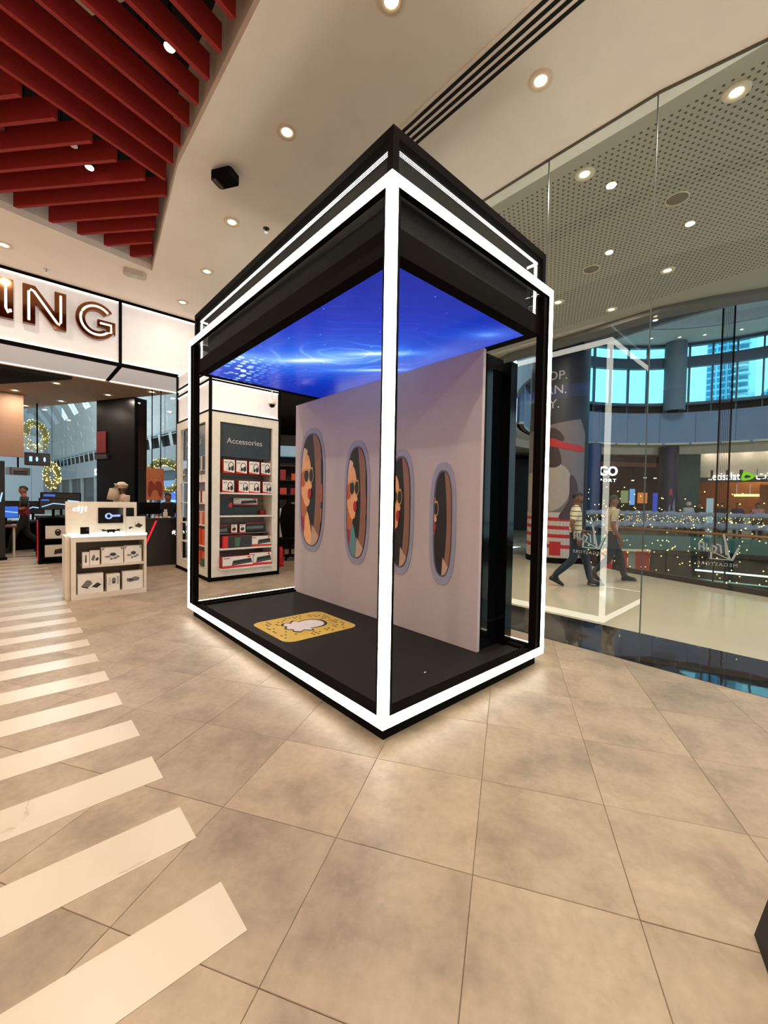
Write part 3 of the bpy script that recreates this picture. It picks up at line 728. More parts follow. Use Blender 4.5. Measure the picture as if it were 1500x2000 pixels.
letter([(-1.79, b0), (-1.605, b0), (-1.605, b0+h0), (-1.79, b0+h0)], [[(-1.70, b0+h0-.09), (-1.70, b0+.16), (-1.67, b0+.09), (-1.64, b0+.12), (-1.645, b0+.15)]], 'letter_i')
letter([(-1.49, b0), (-1.325, b0), (-1.325, b0+.36), (-1.065, b0), (-.90, b0), (-.90, b0+h0), (-1.065, b0+h0), (-1.065, b0+.29), (-1.325, b0+h0), (-1.49, b0+h0)],
       [[(-1.41, b0+.05), (-1.41, b0+h0-.12), (-1.38, b0+h0-.08), (-1.34, b0+h0-.10), (-1.03, b0+.10), (-1.00, b0+.08), (-.98, b0+.12), (-.98, b0+h0-.06)]], 'letter_n')
gc = (-.455, b0+.325)
gpoly = [(gc[0]+.315*math.cos(R(a)), gc[1]+.335*math.sin(R(a))) for a in range(38, 336, 9)]+[(-.155, b0+.13), (-.155, b0+.36), (-.44, b0+.36), (-.44, b0+.23), (-.30, b0+.23), (-.30, b0+.17)]+[(gc[0]+.17*math.cos(R(a)), gc[1]+.19*math.sin(R(a))) for a in range(310, 36, -9)]
letter(gpoly, [[(gc[0]+.24*math.cos(R(a)), gc[1]+.26*math.sin(R(a))) for a in range(42, 322, 10)]+[(-.225, b0+.16), (-.225, b0+.295), (-.40, b0+.295)]], 'letter_g')

# ---------- ceiling and glass of the rear store area
rear_c = M('rear_ceiling', (160, 134, 114), .8)
rc = MB(); rc.prism([(-8, 9.1), (1.3, 9.1), (-1.9, 15.3), (-3.4, 18), (-8, 18)], 4.0, 4.1); struct(rc.build('ceiling.003', rear_c))
sl = MB()
for k in range(26):
    y = 9.13+k*.07; xr = -.68-(y-9.13)*.70
    sl.prism([(-6, y), (xr, y), (xr-.03, y+.035), (-6, y+.035)], 3.93, 4.0)
struct(sl.build('trim_5', plenum))
dk = MB(); dk.prism([(2.3, 5.0), (8, 5.0), (8, 14), (3.35, 14), (1.64, 9.1), (2.3, 9.1)], 4.02, 4.1); struct(dk.build('ceiling.004', M('rear_dark_ceiling', (62, 54, 50), .8)))
struct(MB().box(2.95, 9.3, 4.62, 4.70, 0, 5.3).build('wall_right', wallm))
struct(MB().prism([(1.62, 9.0), (1.67, 9.0), (3.40, 14), (3.35, 14)], 0, 4.02).build('wall_left.001', black_matte))
A_ = Vector((1.37, 8.96)); B_ = Vector((-1.9, 15.3)); AB = (B_-A_).normalized(); NN = Vector((AB.y, -AB.x))
def fac(t0, t1, z0, z1, nm, mt, th=.02, par=None, off=0):
    a = A_+AB*t0+NN*off; b = A_+AB*t1+NN*off
    return MB().prism([a.to_tuple(), b.to_tuple(), (b+NN*th).to_tuple(), (a+NN*th).to_tuple()], z0, z1).build(nm, mt, par)
rear_glass = glass_mat('rear_glass', (.82, .90, .91), .0)
for k, (t0_, t1_) in enumerate([(0, .62), (.64, 1.40), (2.82, 3.7), (3.72, 4.6), (4.62, 5.6), (5.62, 7.2)]): struct(fac(t0_, t1_, .02, 4.0, 'window_%d' % (k+8), rear_glass))
pil = root('dark_pillar', 'tall black panelled pillar behind the white headcloth', 'pillar', (A_+AB*2.1).to_tuple()+(0,))
pil_inv = Vector((pil.location.x, pil.location.y, 0))
def rel(o, rt):
    o.data.transform(Matrix.Translation(-rt.location)); return o
rel(fac(1.42, 2.80, 0, 4.0, 'panel', M('pillar_black', (13, 11, 12), .3, spec=.12), .35, pil, -.05), pil)
red_dk = M('dim_red_screen', (96, 18, 26), .3)
rel(fac(2.42, 2.76, 2.62, 3.18, 'screen', red_dk, .02, pil, -.085), pil); rel(fac(2.36, 2.80, 2.46, 2.58, 'ledge', dark_print, .06, pil, -.11), pil)
struct(MB().box(-8, -1.40, 12, 12.1, 2.43, 4.0).build('wall_front', M('bulkhead_brown', (146, 116, 96), .8)))
for x, y in [(-1.56, 11.58), (-.88, 10.03), (-1.32, 13.66), (-.64, 12.16), (.15, 10.43), (.86, 9.3), (-3.0, 11), (-3, 14)]:
    lb = {(-1.56, 11.58): 'small downlight at the far left of the rear store ceiling', (-.88, 10.03): 'small downlight in the rear ceiling under the letter N', (-1.32, 13.66): 'deepest small downlight in the rear ceiling near the brown bulkhead',
          (-.64, 12.16): 'small downlight in the rear ceiling above the hanging gold wreath', (.15, 10.43): 'small downlight in the rear ceiling above the black pillar', (.86, 9.3): 'small downlight by the glowing soffit edge near the booth'}.get((x, y), 'small downlight in the rear ceiling outside the picture')
    downlight(x, y, 4.0, lb, 'small downlights in the rear store ceiling', 38)
for x, y in [(3.3, -3.2), (6.2, -3.0), (6.0, -6), (4.6, 3.2), (3.4, 2.2)]: downlight(x, y, ZC, 'added round fill downlight in the perforated mall ceiling outside the picture', G2, 55)  # unseen lamps added to lift the dim mall
area_light('rear_right_lamp', (3.8, 7.5, 3.95), 70, .15, WARM)

# ---------- accessories tower
X0, X1, Y0, Y1 = .93, 2.30, 5.64, 7.6
tw = root('display_tower', 'white accessories display tower with black edges and glowing top', 'display', (X0, Y0, 0))
def TB(x0, x1, y0, y1, z0, z1, nm, mt, par=None):
    return MB().box(x0-X0, x1-X0, y0-Y0, y1-Y0, z0, z1).build(nm, mt, par or tw)
E_ = .045
TB(X0+E_, 1.12, Y0+.005, Y0+.05, .06, 3.03, 'front_stile', white_lam); TB(2.13, X1-E_, Y0+.005, Y0+.05, .06, 3.03, 'front_stile', white_lam)
TB(1.12, 2.13, Y0+.005, Y0+.05, .06, .21, 'front_rail', white_lam); TB(1.12, 2.13, Y0+.005, Y0+.05, 2.86, 3.03, 'front_rail', white_lam)
slat = M('slatwall_taupe', (128, 110, 98), .5)
bk = TB(1.12, 2.13, Y0+.38, Y0+.40, .2, 2.88, 'back_panel', slat)
for k in range(19):
    TB(1.12, 2.13, Y0+.376, Y0+.381, .24+k*.11, .248+k*.11, 'groove', dark_print, bk)
TB(1.10, 1.12, Y0+.05, Y0+.40, .2, 2.88, 'reveal', white_lam); TB(2.13, 2.15, Y0+.05, Y0+.40, .2, 2.88, 'reveal', white_lam)
TB(X0+.02, X1-.02, Y0+.02, Y1, 0, .05, 'plinth', black)
for x in (X0, X1-E_):
    for y in (Y0, Y1-E_): TB(x, x+E_, y, y+E_, 0, 4.03, 'edge_trim', black)
for z in (.045, 3.025, 3.56, 3.70):
    TB(X0+E_, X1-E_, Y0-.002, Y0+.03, z, z+.03, 'edge_trim', black); TB(X0-.002, X0+.03, Y0+E_, Y1-E_, z, z+.03, 'edge_trim', black)
for z0, z1 in ((3.055, 3.56), (3.59, 3.70), (3.73, 4.03)):
    TB(X0+E_, X1-E_, Y0+.035, Y0+.08, z0, z1, 'light_panel', lit_panel); TB(X0+.035, X0+.08, Y0+E_, Y1-E_, z0, z1, 'light_panel', lit_panel)
    TB(X0+E_, X1-E_, Y0+.02, Y0+.034, z0, z0+.012, 'led_line', led_warm); TB(X0+E_, X1-E_, Y0+.02, Y0+.034, z1-.012, z1, 'led_line', led_warm)
    TB(X0+.02, X0+.034, Y0+E_, Y1-E_, z0, z0+.012, 'led_line', led_warm); TB(X0+.02, X0+.034, Y0+E_, Y1-E_, z1-.012, z1, 'led_line', led_warm)
# left flank with its own bay
TB(X0+.005, X0+.05, Y0+E_, 5.86, .06, 3.03, 'side_stile', white_lam); TB(X0+.005, X0+.05, 7.30, Y1-E_, .06, 3.03, 'side_stile', white_lam)
TB(X0+.005, X0+.05, 5.86, 7.30, .06, .21, 'side_rail', white_lam); TB(X0+.005, X0+.05, 5.86, 7.30, 2.86, 3.03, 'side_rail', white_lam)
TB(1.06, 1.08, 5.86, 7.30, .2, 2.88, 'side_back_panel', slat)
TB(1.075, 2.13, 5.86+.22, 7.30, .2, 2.88, 'core', dark_print)
TB(X1-.05, X1-.005, Y0+E_, Y1-E_, .06, 3.03, 'side_panel', white_lam)
sg = TB(1.125, 2.125, Y0+.06, Y0+.10, 2.25, 2.86, 'header_sign', M('sign_black', (18, 16, 17), .3)); tag(sg, 'black header sign lettered in white')
text('Accessories', 'lettering', M('sign_grey_letter', (190, 182, 178), .5), sg, (1.26-X0, .058, 2.50), (1, 0, 0), (0, 0, 1), width=.68, extrude=.002)
sg2 = TB(X0+.055, X0+.09, 5.87, 7.29, 2.25, 2.86, 'header_sign', MATS['sign_black'])
text('Accessories', 'lettering', MATS['sign_grey_letter'], sg2, (.052, 7.1-Y0, 2.50), (0, -1, 0), (0, 0, 1), width=.9, extrude=.002)
for z, dp, nm in ((1.57, .06, 'shelf'), (1.15, .0, 'shelf'), (.555, .03, 'shelf'), (.20, .07, 'shelf')):
    TB(1.122, 2.128, Y0-dp, Y0+.37, z, z+.028, nm, white_lam)
for z in (.24, .62, 1.0, 1.4, 1.8):
    TB(X0+.01, 1.06, 5.865, 7.295, z-.02, z, 'side_shelf', white_lam)

def carton(nm, lb, cat, x, y, z, w_, d_, h_, rz=0, side=white_print, grp=None, art=None, front=white_print):
    """a printed retail box: local front faces -y, base centre at the origin"""
    t = root(nm, lb, cat, (x, y, z), rz, grp)
    MB().cbox((0, 0, h_/2), (w_, d_, h_), 0, .002).build('carton', side, t)
    p = Print((-w_/2, -d_/2-.0006, 0), (w_, 0, 0), (0, 0, h_), .0006)
    p.poly([(.02, .02), (.98, .02), (.98, .98), (.02, .98)], front)
    if art: art(p, w_/h_)
    p.build('front_print', t); return t
def art_headset(p, asp):
    p.poly([(.02, .02), (.98, .02), (.98, .05), (.02, .16)], red_print)
    p.poly(band(.66, .50, .22/asp, .36, .06, -10, 190), dark_print); p.poly(ell(.78, .36, .13/asp, .20, 14), dark_print); p.poly(ell(.52, .32, .09/asp, .15, 12), dark_print)
    p.poly([(.25, .30), (.40, .26), (.40, .23), (.25, .26)], dark_print); p.poly([(.08, .84), (.42, .84), (.42, .80), (.08, .80)], grey_print); p.poly([(.08, .76), (.34, .76), (.34, .73), (.08, .73)], grey_print)
def art_keyboard(p, asp):
    p.poly([(.02, .02), (.98, .02), (.98, .16), (.02, .22)], red_print)
    p.poly([(.30, .20), (.96, .34), (.92, .74), (.34, .62)], dark_print); p.poly([(.32, .30), (.95, .44), (.94, .47), (.32, .33)], grey_print)
    p.poly([(.05, .88), (.24, .88), (.24, .80), (.05, .80)], grey_print); p.poly([(.80, .92), (.90, .92), (.90, .80), (.80, .80)], red_print)
def art_mouse(p, asp):
    p.poly([(.02, .02), (.98, .02), (.98, .10), (.02, .14)], red_print)
    p.poly([(q[0]*.94+(q[1]-.5)*.25, q[1]) for q in ell(.52, .46, .34, .20, 16)], dark_print); p.poly([(.1, .86), (.6, .86), (.6, .80), (.1, .80)], grey_print)
def art_drone(p, asp):
    p.poly([(.04, .96), (.16, .96), (.04, .80)], grey_print); p.poly([(.96, .96), (.84, .96), (.96, .80)], grey_print)
    for cx, cy, rx, ry in ((.52, .56, .16, .12), (.28, .44, .14, .05), (.45, .30, .07, .06), (.62, .34, .09, .06), (.74, .42, .08, .06)): p.poly(ell(cx, cy, rx, ry, 10), grey_print)
    p.poly(ell(.52, .57, .12, .07, 10), dark_print)
def art_cases(p, asp):
    p.poly([(.14, .42), (.40, .32), (.56, .50), (.50, .66), (.34, .70)], grey_print); p.poly([(.52, .34), (.74, .26), (.92, .42), (.76, .54)], dark_print); p.poly([(.14, .42), (.40, .32), (.40, .26), (.16, .36)], dark_print)
def art_pack(p, asp):
    p.poly([(.40, .42), (.66, .42), (.68, .72), (.53, .80), (.38, .72)], grey_print); p.poly([(.44, .46), (.62, .46), (.62, .56), (.44, .56)], dark_print)
    for q in range(4): p.poly([(.76, .40+q*.12), (.90, .40+q*.12), (.90, .46+q*.12), (.76, .46+q*.12)], grey_print, same=q > 0); p.poly([(.14, .40+q*.12), (.28, .40+q*.12), (.28, .44+q*.12), (.14, .44+q*.12)], grey_print, same=True)
def art_goggles(p, asp):
    p.poly([(.2, .45), (.35, .38), (.55, .42), (.78, .44), (.82, .60), (.6, .68), (.42, .60), (.22, .62)], grey_print); p.poly([(.3, .48), (.5, .46), (.5, .56), (.3, .56)], dark_print)
def art_controller(p, asp):
    p.poly([(.42, .40), (.70, .30), (.86, .46), (.62, .60)], dark_print); p.poly([(.62, .60), (.60, .74), (.62, .74), (.64, .60)], dark_print, same=True); p.poly([(.46, .46), (.44, .62), (.46, .62), (.48, .46)], dark_print, same=True)
    p.poly(ell(.24, .30, .12, .08, 10), dark_print); p.poly(ell(.33, .24, .12, .07, 10), white_print)
def art_slim(p, asp):
    p.poly([(.38, .2), (.62, .2), (.58, .7), (.42, .7)], dark_print); p.poly(ell(.5, .72, .08, .08, 10), dark_print)
red_side = M('red_carton', (150, 22, 28), .5); black_carton = M('black_carton', (24, 22, 24), .45)
pos = ['far left', 'second from left', 'third from left', 'far right']
for k, (xc, ww) in enumerate([(1.275, .215), (1.52, .205), (1.77, .215), (2.02, .20)]):
    carton('headset_box', 'white headset box, %s in the upper row under the black sign' % pos[k], 'box', xc, Y0+.04+.02*k, 1.95, ww, .11, .245, R([4, -3, 3, -2][k]), red_side, 'headset boxes on the accessories tower', art_headset)
    carton('headset_box', 'white headset box, %s in the lower headset row on the shelf' % pos[k], 'box', [1.265, 1.55, 1.77, 2.02][k], Y0+.04, 1.598, ww, .11, .225, R([-2, 4, -4, 3][k]), red_side, 'headset boxes on the accessories tower', art_headset)
for k in range(4):
    o = MB().tube([(0, 0, 0), (0, .34, 0)], .004, 6).build('peg_hook', chrome, tw); o.location = ([1.275, 1.52, 1.77, 2.02][k]-X0, .0, 2.2)
def dark_art(p, asp):
    p.poly([(.1, .2), (.95, .24), (.95, .6), (.1, .5)], grey_print); p.poly([(.02, .9), (.98, .9), (.98, .98), (.02, .98)], red_print)
carton('keyboard_box', 'slim white and red keyboard box on the dark shelf under the headsets', 'box', 1.72, Y0+.30, 1.36, .50, .05, .14, 0, red_side, None, art_keyboard)
carton('keyboard_box', 'black keyboard box standing in the middle of the dark shelf', 'box', 1.66, Y0+.24, 1.179, .52, .06, .16, 0, black_carton, None, None, black_carton)
carton('controller_box', 'black box with red mark at the left of the dark shelf', 'box', 1.28, Y0+.20, 1.179, .26, .12, .30, R(5), black_carton, None, lambda p, a: p.poly([(.7, .5), (.95, .5), (.95, .8), (.7, .7)], red_print), black_carton)
carton('small_box', 'little red and black box at the right end of the dark shelf', 'box', 2.05, Y0+.25, 1.179, .11, .06, .09, 0, red_side, None, None, red_side)
carton('mouse_box', 'small white mouse box, left of the pair below the middle shelf', 'box', 1.42, Y0+.12, .845, .115, .06, .165, 0, red_side, 'mouse boxes', art_mouse)
carton('mouse_box', 'small white mouse box, right of the pair below the middle shelf', 'box', 1.58, Y0+.12, .845, .115, .06, .165, 0, red_side, 'mouse boxes', art_mouse)
carton('keyboard_box', 'black keyboard in a clear box right of the mouse boxes', 'box', 1.86, Y0+.20, .88, .40, .05, .15, 0, black_carton, None, dark_art, black_carton)
carton('headset_box', 'small dark box left of the mouse boxes', 'box', 1.24, Y0+.2, .845, .18, .08, .15, 0, black_carton, None, dark_art, black_carton)
TB(1.122, 2.128, Y0+.10, Y0+.37, .83, .845, 'glass_shelf', grey_print)
carton('chassis_box', 'wide dark box with a green glow stripe and red side on the third shelf', 'box', 1.45, Y0+.08, .584, .56, .16, .22, 0, red_side, None, lambda p, a: (p.poly([(.02, .02), (.98, .02), (.98, .98), (.02, .98)], dark_print), p.poly([(.42, .1), (.56, .1), (.60, .85), (.40, .85)], M('green_glow_print', (64, 96, 70), .5)), p.poly([(.02, .02), (.18, .02), (.18, .98), (.02, .98)], red_print)), dark_print)
carton('keyboard_box', 'white keyboard box with red base on the third shelf at the right', 'box', 1.93, Y0+.06, .584, .40, .10, .20, R(-3), red_side, 'keyboard boxes', art_keyboard)
carton('keyboard_box', 'white keyboard box with red base on the bottom shelf at the left', 'box', 1.43, Y0-.01, .229, .60, .12, .21, R(2), red_side, 'keyboard boxes', art_keyboard)
carton('keyboard_box', 'white keyboard box with red base on the bottom shelf at the right', 'box', 1.90, Y0+.03, .229, .46, .10, .24, R(-2), red_side, 'keyboard boxes', art_keyboard)
oran = M('orange_carton', (206, 74, 32), .5); green_c = M('green_carton', (46, 92, 52), .5)
side_items = [(2.0, .26, white_print, dark_print, 'white box with dark edge on the top flank shelf'), (1.8, .12, white_print, white_print, 'small white box on the upper flank shelf'), (1.4, .22, red_side, white_print, 'red and white box on the middle flank shelf'),
              (1.0, .24, white_print, orange_p, 'white and tan box above the dark row on the flank'), (.62, .30, oran, oran, 'bright orange box on the flank shelf'), (.24, .26, oran, orange_p, 'orange patterned box on the lowest flank shelf')]
for k, (z, h_, mt, ft, lb) in enumerate(side_items):
    carton('accessory_box', lb+', near corner', 'box', X0+.075, 5.975, z, .19, .10, h_, R(-90), mt, 'boxes on the flank of the accessories tower', None, ft)
    carton('accessory_box', lb+', farther along', 'box', X0+.075, 6.30, z, .30, .10, h_, R(-90), mt, 'boxes on the flank of the accessories tower', None, ft)
carton('accessory_box', 'dark green box at the foot of the tower flank', 'box', X0+.02, 5.99, .24, .16, .05, .14, R(-90), green_c, 'boxes on the flank of the accessories tower', None, green_c)
# dome camera hung in front of the tower
cmr = root('dome_camera', 'white dome security camera on a thin pole before the glowing tower top', 'camera', (2.04, 5.5, 3.29))
MB().tube([(0, 0, .05), (0, 0, 2.01)], .011, 8).build('pole', white_lam, cmr); MB().lathe([(0, .07), (.05, .065), (.075, .03), (.075, 0), (.06, -.005)], 20).build('housing', white_lam, cmr, True)
MB().lathe([(.055, 0), (.05, -.035), (.028, -.055), (0, -.06)], 18).build('dome', black_gloss, cmr, True)

# ---------- white drone display stand
DX0, DX1, DY0, DY1 = -1.03, -.085, 5.45, 6.02
st = root('drone_display_stand', 'white shop display stand with glowing top and boxed drones', 'display', (DX0, DY0, 0))
def DB(x0, x1, y0, y1, z0, z1, nm, mt, par=None): return MB().box(x0-DX0, x1-DX0, y0-DY0, y1-DY0, z0, z1).build(nm, mt, par or st)
beige = M('stand_beige', (216, 202, 186), .45)
DB(DX0, DX0+.055, DY0, DY1, 0, .90, 'side_panel', beige); DB(DX1-.035, DX1, DY0, DY1, 0, .90, 'side_panel', beige)
DB(DX0-.06, DX0-.004, DY0+.10, DY1, 0, .91, 'outer_panel', beige)
DB(DX0+.055, DX1-.035, DY0, DY1, 0, .075, 'bottom_panel', beige); DB(DX0+.055, DX1-.035, DY0, DY1, .83, .90, 'top_rail', beige)
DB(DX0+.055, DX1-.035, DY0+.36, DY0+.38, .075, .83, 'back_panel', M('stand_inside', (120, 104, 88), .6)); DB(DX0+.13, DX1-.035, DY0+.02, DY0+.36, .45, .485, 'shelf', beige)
DB(DX0-.005, DX1+.005, DY0-.01, DY1, .90, .935, 'glowing_top', M('glowing_acrylic', (230, 240, 236), .2, emit=(226, 255, 250), strength=.9))
bp = DB(DX0-.03, DX1-.06, DY0+.38, DY0+.46, .935, 1.405, 'back_board', beige)
sc1 = DB(-.665, -.335, DY0+.37, DY0+.379, 1.075, 1.315, 'screen', black_gloss, bp); DB(-.295, -.185, DY0+.37, DY0+.379, 1.12, 1.315, 'screen', black_gloss, bp)
ring = Print((-.50-DX0, .368, 1.185), (.14, 0, 0), (0, 0, .10), .0005); cy_ = M('cyan_screen_mark', (150, 170, 230), .4, emit=(130, 150, 235), strength=.6)
ring.poly(band(-.2, 0, .36, .48, .2, 0, 359, 20), cy_); ring.poly([(.1, .18), (.9, .24), (.9, -.1), (.1, -.1)], cy_); ring.build('screen_image', sc1)
text('dji', 'lettering', M('logo_white', (245, 245, 245), .4, emit=(255, 255, 255), strength=.8), bp, (-.985-DX0, .376, 1.235), (1, 0, 0), (.12, 0, 1), width=.17, height=.105, extrude=.004)
G = 'drone boxes on the white stand'
carton('drone_box', 'narrow white box at the left of the upper shelf of the white stand', 'box', -.855, DY0+.10, .485, .085, .08, .19, 0, beige, G, art_slim)
carton('drone_box', 'small white box second from left on the upper shelf of the white stand', 'box', -.745, DY0+.10, .485, .12, .09, .21, R(-4), beige, G, art_cases)
carton('drone_box', 'white drone kit box in the middle of the upper shelf of the white stand', 'box', -.53, DY0+.10, .485, .28, .12, .245, 0, beige, G, art_drone)
carton('drone_box', 'white drone kit box at the right end of the upper shelf of the white stand', 'box', -.262, DY0+.10, .485, .235, .12, .255, 0, beige, G, art_drone)
carton('drone_box', 'large white box with two folded cases at the bottom left of the white stand', 'box', -.805, DY0+.07, .075, .31, .12, .285, R(2), beige, G, art_cases)
carton('drone_box', 'white box with backpack picture in the bottom middle of the white stand', 'box', -.525, DY0+.09, .075, .17, .12, .255, R(4), beige, G, art_pack)
carton('drone_box', 'white box with goggles picture at the bottom right of the white stand', 'box', -.265, DY0+.09, .075, .28, .12, .275, 0, beige, G, art_goggles)
carton('drone_box', 'white box with remote controller picture leaning on top of the white stand', 'box', -.215, DY0+.11, .936, .26, .09, .25, R(-3), beige, None, art_controller)
dv = root('action_camera', 'little black camera standing on the glowing top', 'camera', (-.86, DY0+.12, .936), R(8))
MB().cbox((0, 0, .055), (.10, .05, .09), 0, .006).build('body', black, dv); MB().tube([(.02, -.025, .065), (.02, -.045, .065)], .022, 12).build('lens', black_gloss, dv); MB().cbox((0, 0, .005), (.11, .07, .01)).build('stand_base', dark_print, dv)
dr = root('folding_drone', 'small black drone with spread arms on the glowing top', 'drone', (-.53, DY0+.16, .936))
MB().cbox((0, 0, .035), (.10, .07, .035), 0, .01).build('body', black, dr)
for sx in (-1, 1):
    for sy in (-1, 1):
        a = MB().tube([(sx*.04, sy*.02, .035), (sx*.10, sy*.05, .04)], .007, 6).build('arm', black, dr)
        MB().tube([(sx*.10, sy*.05, .03), (sx*.10, sy*.05, .055)], .010, 8).build('motor', dark_print, a); MB().cbox((sx*.10, sy*.05, .057), (.09, .012, .003), sx*sy*.4).build('propeller', dark_print, a)
        MB().tube([(sx*.035, sy*.02, .02), (sx*.035, sy*.025, .0)], .005, 6).build('foot', black, dr)

# ---------- black counter
ct = root('service_counter', 'long black service counter with a red slanted stripe', 'counter', (.0, 8.1, 0))
MB().box(-.2, 1.28, 0, .6, 0, 1.0).build('front_panel', M('counter_black', (36, 28, 27), .45), ct); MB().box(-.22, 1.28, -.02, .62, 1.0, 1.04).build('worktop', dark_print, ct)
redglow = M('red_light_line', (230, 30, 50), .4, emit=(235, 30, 50), strength=.9)
xz([(.44, .44), (.475, .44), (.695, .98), (.66, .98)], -.006, .0).build('red_stripe', redglow, ct)
text('#Join the F', 'lettering', white_glow, ct, (.99, -.001, .655), (1, 0, 0), (0, 0, 1), width=.55, extrude=.004)
for k, x in enumerate((.62, .70, .78, .95)):
    o = MB().lathe([(0, .03), (.03, .025), (.032, 0)], 12).build('counter_badge', white_print); o.location = (x, 8.16, 1.04); tag(o, 'small pale puck on the counter edge, %s from left' % ORD[k], 'puck', 'pucks on the counter')
mn = root('till_monitor', 'black till monitor seen from behind on the counter', 'monitor', (.62, 8.42, 1.04))
MB().cbox((0, 0, .20), (.42, .03, .26), 0, .008).build('screen_back', black, mn); MB().tube([(0, .03, .0), (0, .03, .12)], .02, 8).build('stand', black, mn); MB().cbox((0, .03, .006), (.2, .14, .012)).build('foot', black, mn)
cd = root('card_holder', 'folded beige leaflet holder on the counter', 'leaflet', (.90, 8.28, 1.04))
MB().cbox((0, 0, .06), (.09, .02, .12)).build('front_leaf', beige, cd); MB().cbox((.02, .05, .09), (.06, .01, .18)).build('rear_leaf', beige, cd)
# hanging game poster box
hp = root('hanging_poster', 'orange game controller poster hung on two black cables', 'poster', (.68, 9.0, 1.42), R(-8))
MB().box(0, .36, 0, .10, 0, .74).build('box', black, hp)
pp = Print((0, -.0006, 0), (.36, 0, 0), (0, 0, .74), .0006); org = M('poster_orange', (186, 104, 62), .5); rdk = M('poster_red_brown', (128, 34, 26), .5)
pp.poly([(0, 0), (1, 0), (1, 1), (0, 1)], org)
pp.poly(smooth_poly([(.14, .55), (.3, .60), (.5, .57), (.7, .60), (.86, .55), (.92, .32), (.86, .10), (.74, .12), (.62, .30), (.38, .30), (.26, .12), (.14, .10), (.08, .32)]), rdk)
pp.poly([(.3, .60), (.55, .45), (.5, .57)], org)
for x, y in ((.2, .75), (.38, .70), (.7, .68), (.85, .74), (.1, .66), (.9, .64)): pp.poly(ell(x, y, .03, .02, 8), rdk, same=True)
pp.build('poster_print', hp)
for x in (.12, .30): MB().tube([(x, .05, .74), (x, .05, 2.57)], .012, 6).build('cable', black, hp)

# ---------- black gaming cabinet, monitors and table at the far left
gcab = root('gaming_cabinet', 'black open display cabinet left of the white stand', 'cabinet', (-1.22, 9.7, 0))
MB().box(0, .04, 0, .5, 0, 1.0).build('side', black, gcab); MB().box(.52, .56, 0, .5, 0, 1.0).build('side', black, gcab); MB().box(.04, .52, .46, .5, 0, 1.0).build('back', black, gcab)
for z in (0, .10, .50, .97): MB().box(.04, .52, .0, .46, z, z+.04).build('shelf', black, gcab)
MB().box(-.006, 0, .02, .48, .06, .94).build('glowing_side_print', M('red_glow_print', (160, 20, 30), .4, emit=(200, 20, 36), strength=.4), gcab)
carton('headset_box', 'lilac white box with dark headset on the upper shelf of the black cabinet', 'box', -.92, 9.82, .54, .36, .14, .28, 0, white_print, None, lambda p, a: (p.poly(band(.6, .45, .16, .3, .08, 0, 180), dark_print), p.poly(ell(.6, .4, .14, .2, 12), dark_print)))
carton('keyboard_box', 'beige keyboard box on the lower shelf of the black cabinet', 'box', -.92, 9.82, .14, .38, .14, .26, 0, beige, None, lambda p, a: p.poly([(.4, .2), (.98, .3), (.98, .75), (.45, .6)], dark_print), beige)
blue_s = M('blue_screen', (40, 70, 160), .3, emit=(60, 110, 220), strength=.8); cyan_s = M('pale_blue_screen', (150, 190, 240), .3, emit=(140, 190, 250), strength=1.1)
def monitor(x, y, z, rz, lb, w_=.55, h_=.32, mt=None, stand=True):
    t = root('monitor', lb, 'monitor', (x, y, z), rz)
    MB().cbox((0, 0, .16+h_/2), (w_, .03, h_), 0, .005).build('housing', black, t); MB().cbox((0, .03, .09), (.05, .04, .18)).build('stand', black, t); MB().cbox((0, .02, .006), (.22, .16, .012)).build('foot', black, t)
    p = Print((-w_/2, -.0165, .16), (w_, 0, 0), (0, 0, h_), .0005); p.poly([(.03, .05), (.97, .05), (.97, .95), (.03, .95)], dark_print if mt is None else mt)
    p.poly([(.1, .2), (.5, .5), (.95, .4), (.95, .48), (.5, .58), (.1, .28)], cyan_s); p.poly([(.08, .75), (.35, .75), (.35, .88), (.08, .88)], blue_s); p.build('screen_image', t)
monitor(-.95, 9.95, 1.01, 0, 'monitor with blue streak picture on the black cabinet', .5, .26)
monitor(-.72, 11.2, 1.0, 0, 'far monitor with blue streak picture behind the cabinet', .8, .40)
tb = root('gaming_table', 'dark table with slim legs at the left picture edge', 'table', (-2.1, 11.6, 0))
MB().box(-.8, .55, -.4, .4, .72, .76).build('tabletop', M('table_brown', (110, 62, 44), .4), tb)
for sx, sy in ((-.75, -.35), (.5, -.35), (-.75, .35), (.5, .35)): MB().tube([(sx, sy, 0), (sx, sy, .72)], .022, 8).build('leg', beige, tb)
t2 = root('demo_desk', 'long dark demo desk beneath the far monitor', 'desk', (-.72, 11.3, 0)); MB().box(-.5, .5, -.3, .3, .95, 1.0).build('desktop', dark_print, t2); MB().box(-.48, .48, -.25, .28, 0, .95).build('body', black, t2)
monitor(-1.75, 11.62, .76, R(12), 'monitor with violet picture on the dark table', .5, .3, blue_s)
gd = root('gaming_desk', 'long dark gaming desk behind the walking shop assistant', 'desk', (-2.0, 13.05, 0))
MB().box(-1.4, 1.02, -.35, .3, .74, .80).build('desktop', dark_print, gd); MB().box(-1.35, 1.0, -.05, .28, 0, .74).build('modesty_panel', black, gd)
for x in (-1.3, .95): MB().box(x-.03, x+.03, -.33, -.05, 0, .74).build('leg', black, gd)
monitor(-2.45, 13.1, .80, R(4), 'left dark monitor with blue streak on the long gaming desk', .62, .36)
monitor(-1.75, 13.1, .80, R(-4), 'middle dark monitor with blue streak on the long gaming desk', .62, .36)
monitor(-1.2, 13.1, .80, R(-8), 'right dark monitor with blue streak on the long gaming desk', .5, .36)
sp = root('standing_banner', 'dark upright banner with pale slanted marks at the left picture edge', 'banner', (-1.95, 11.0, 0))
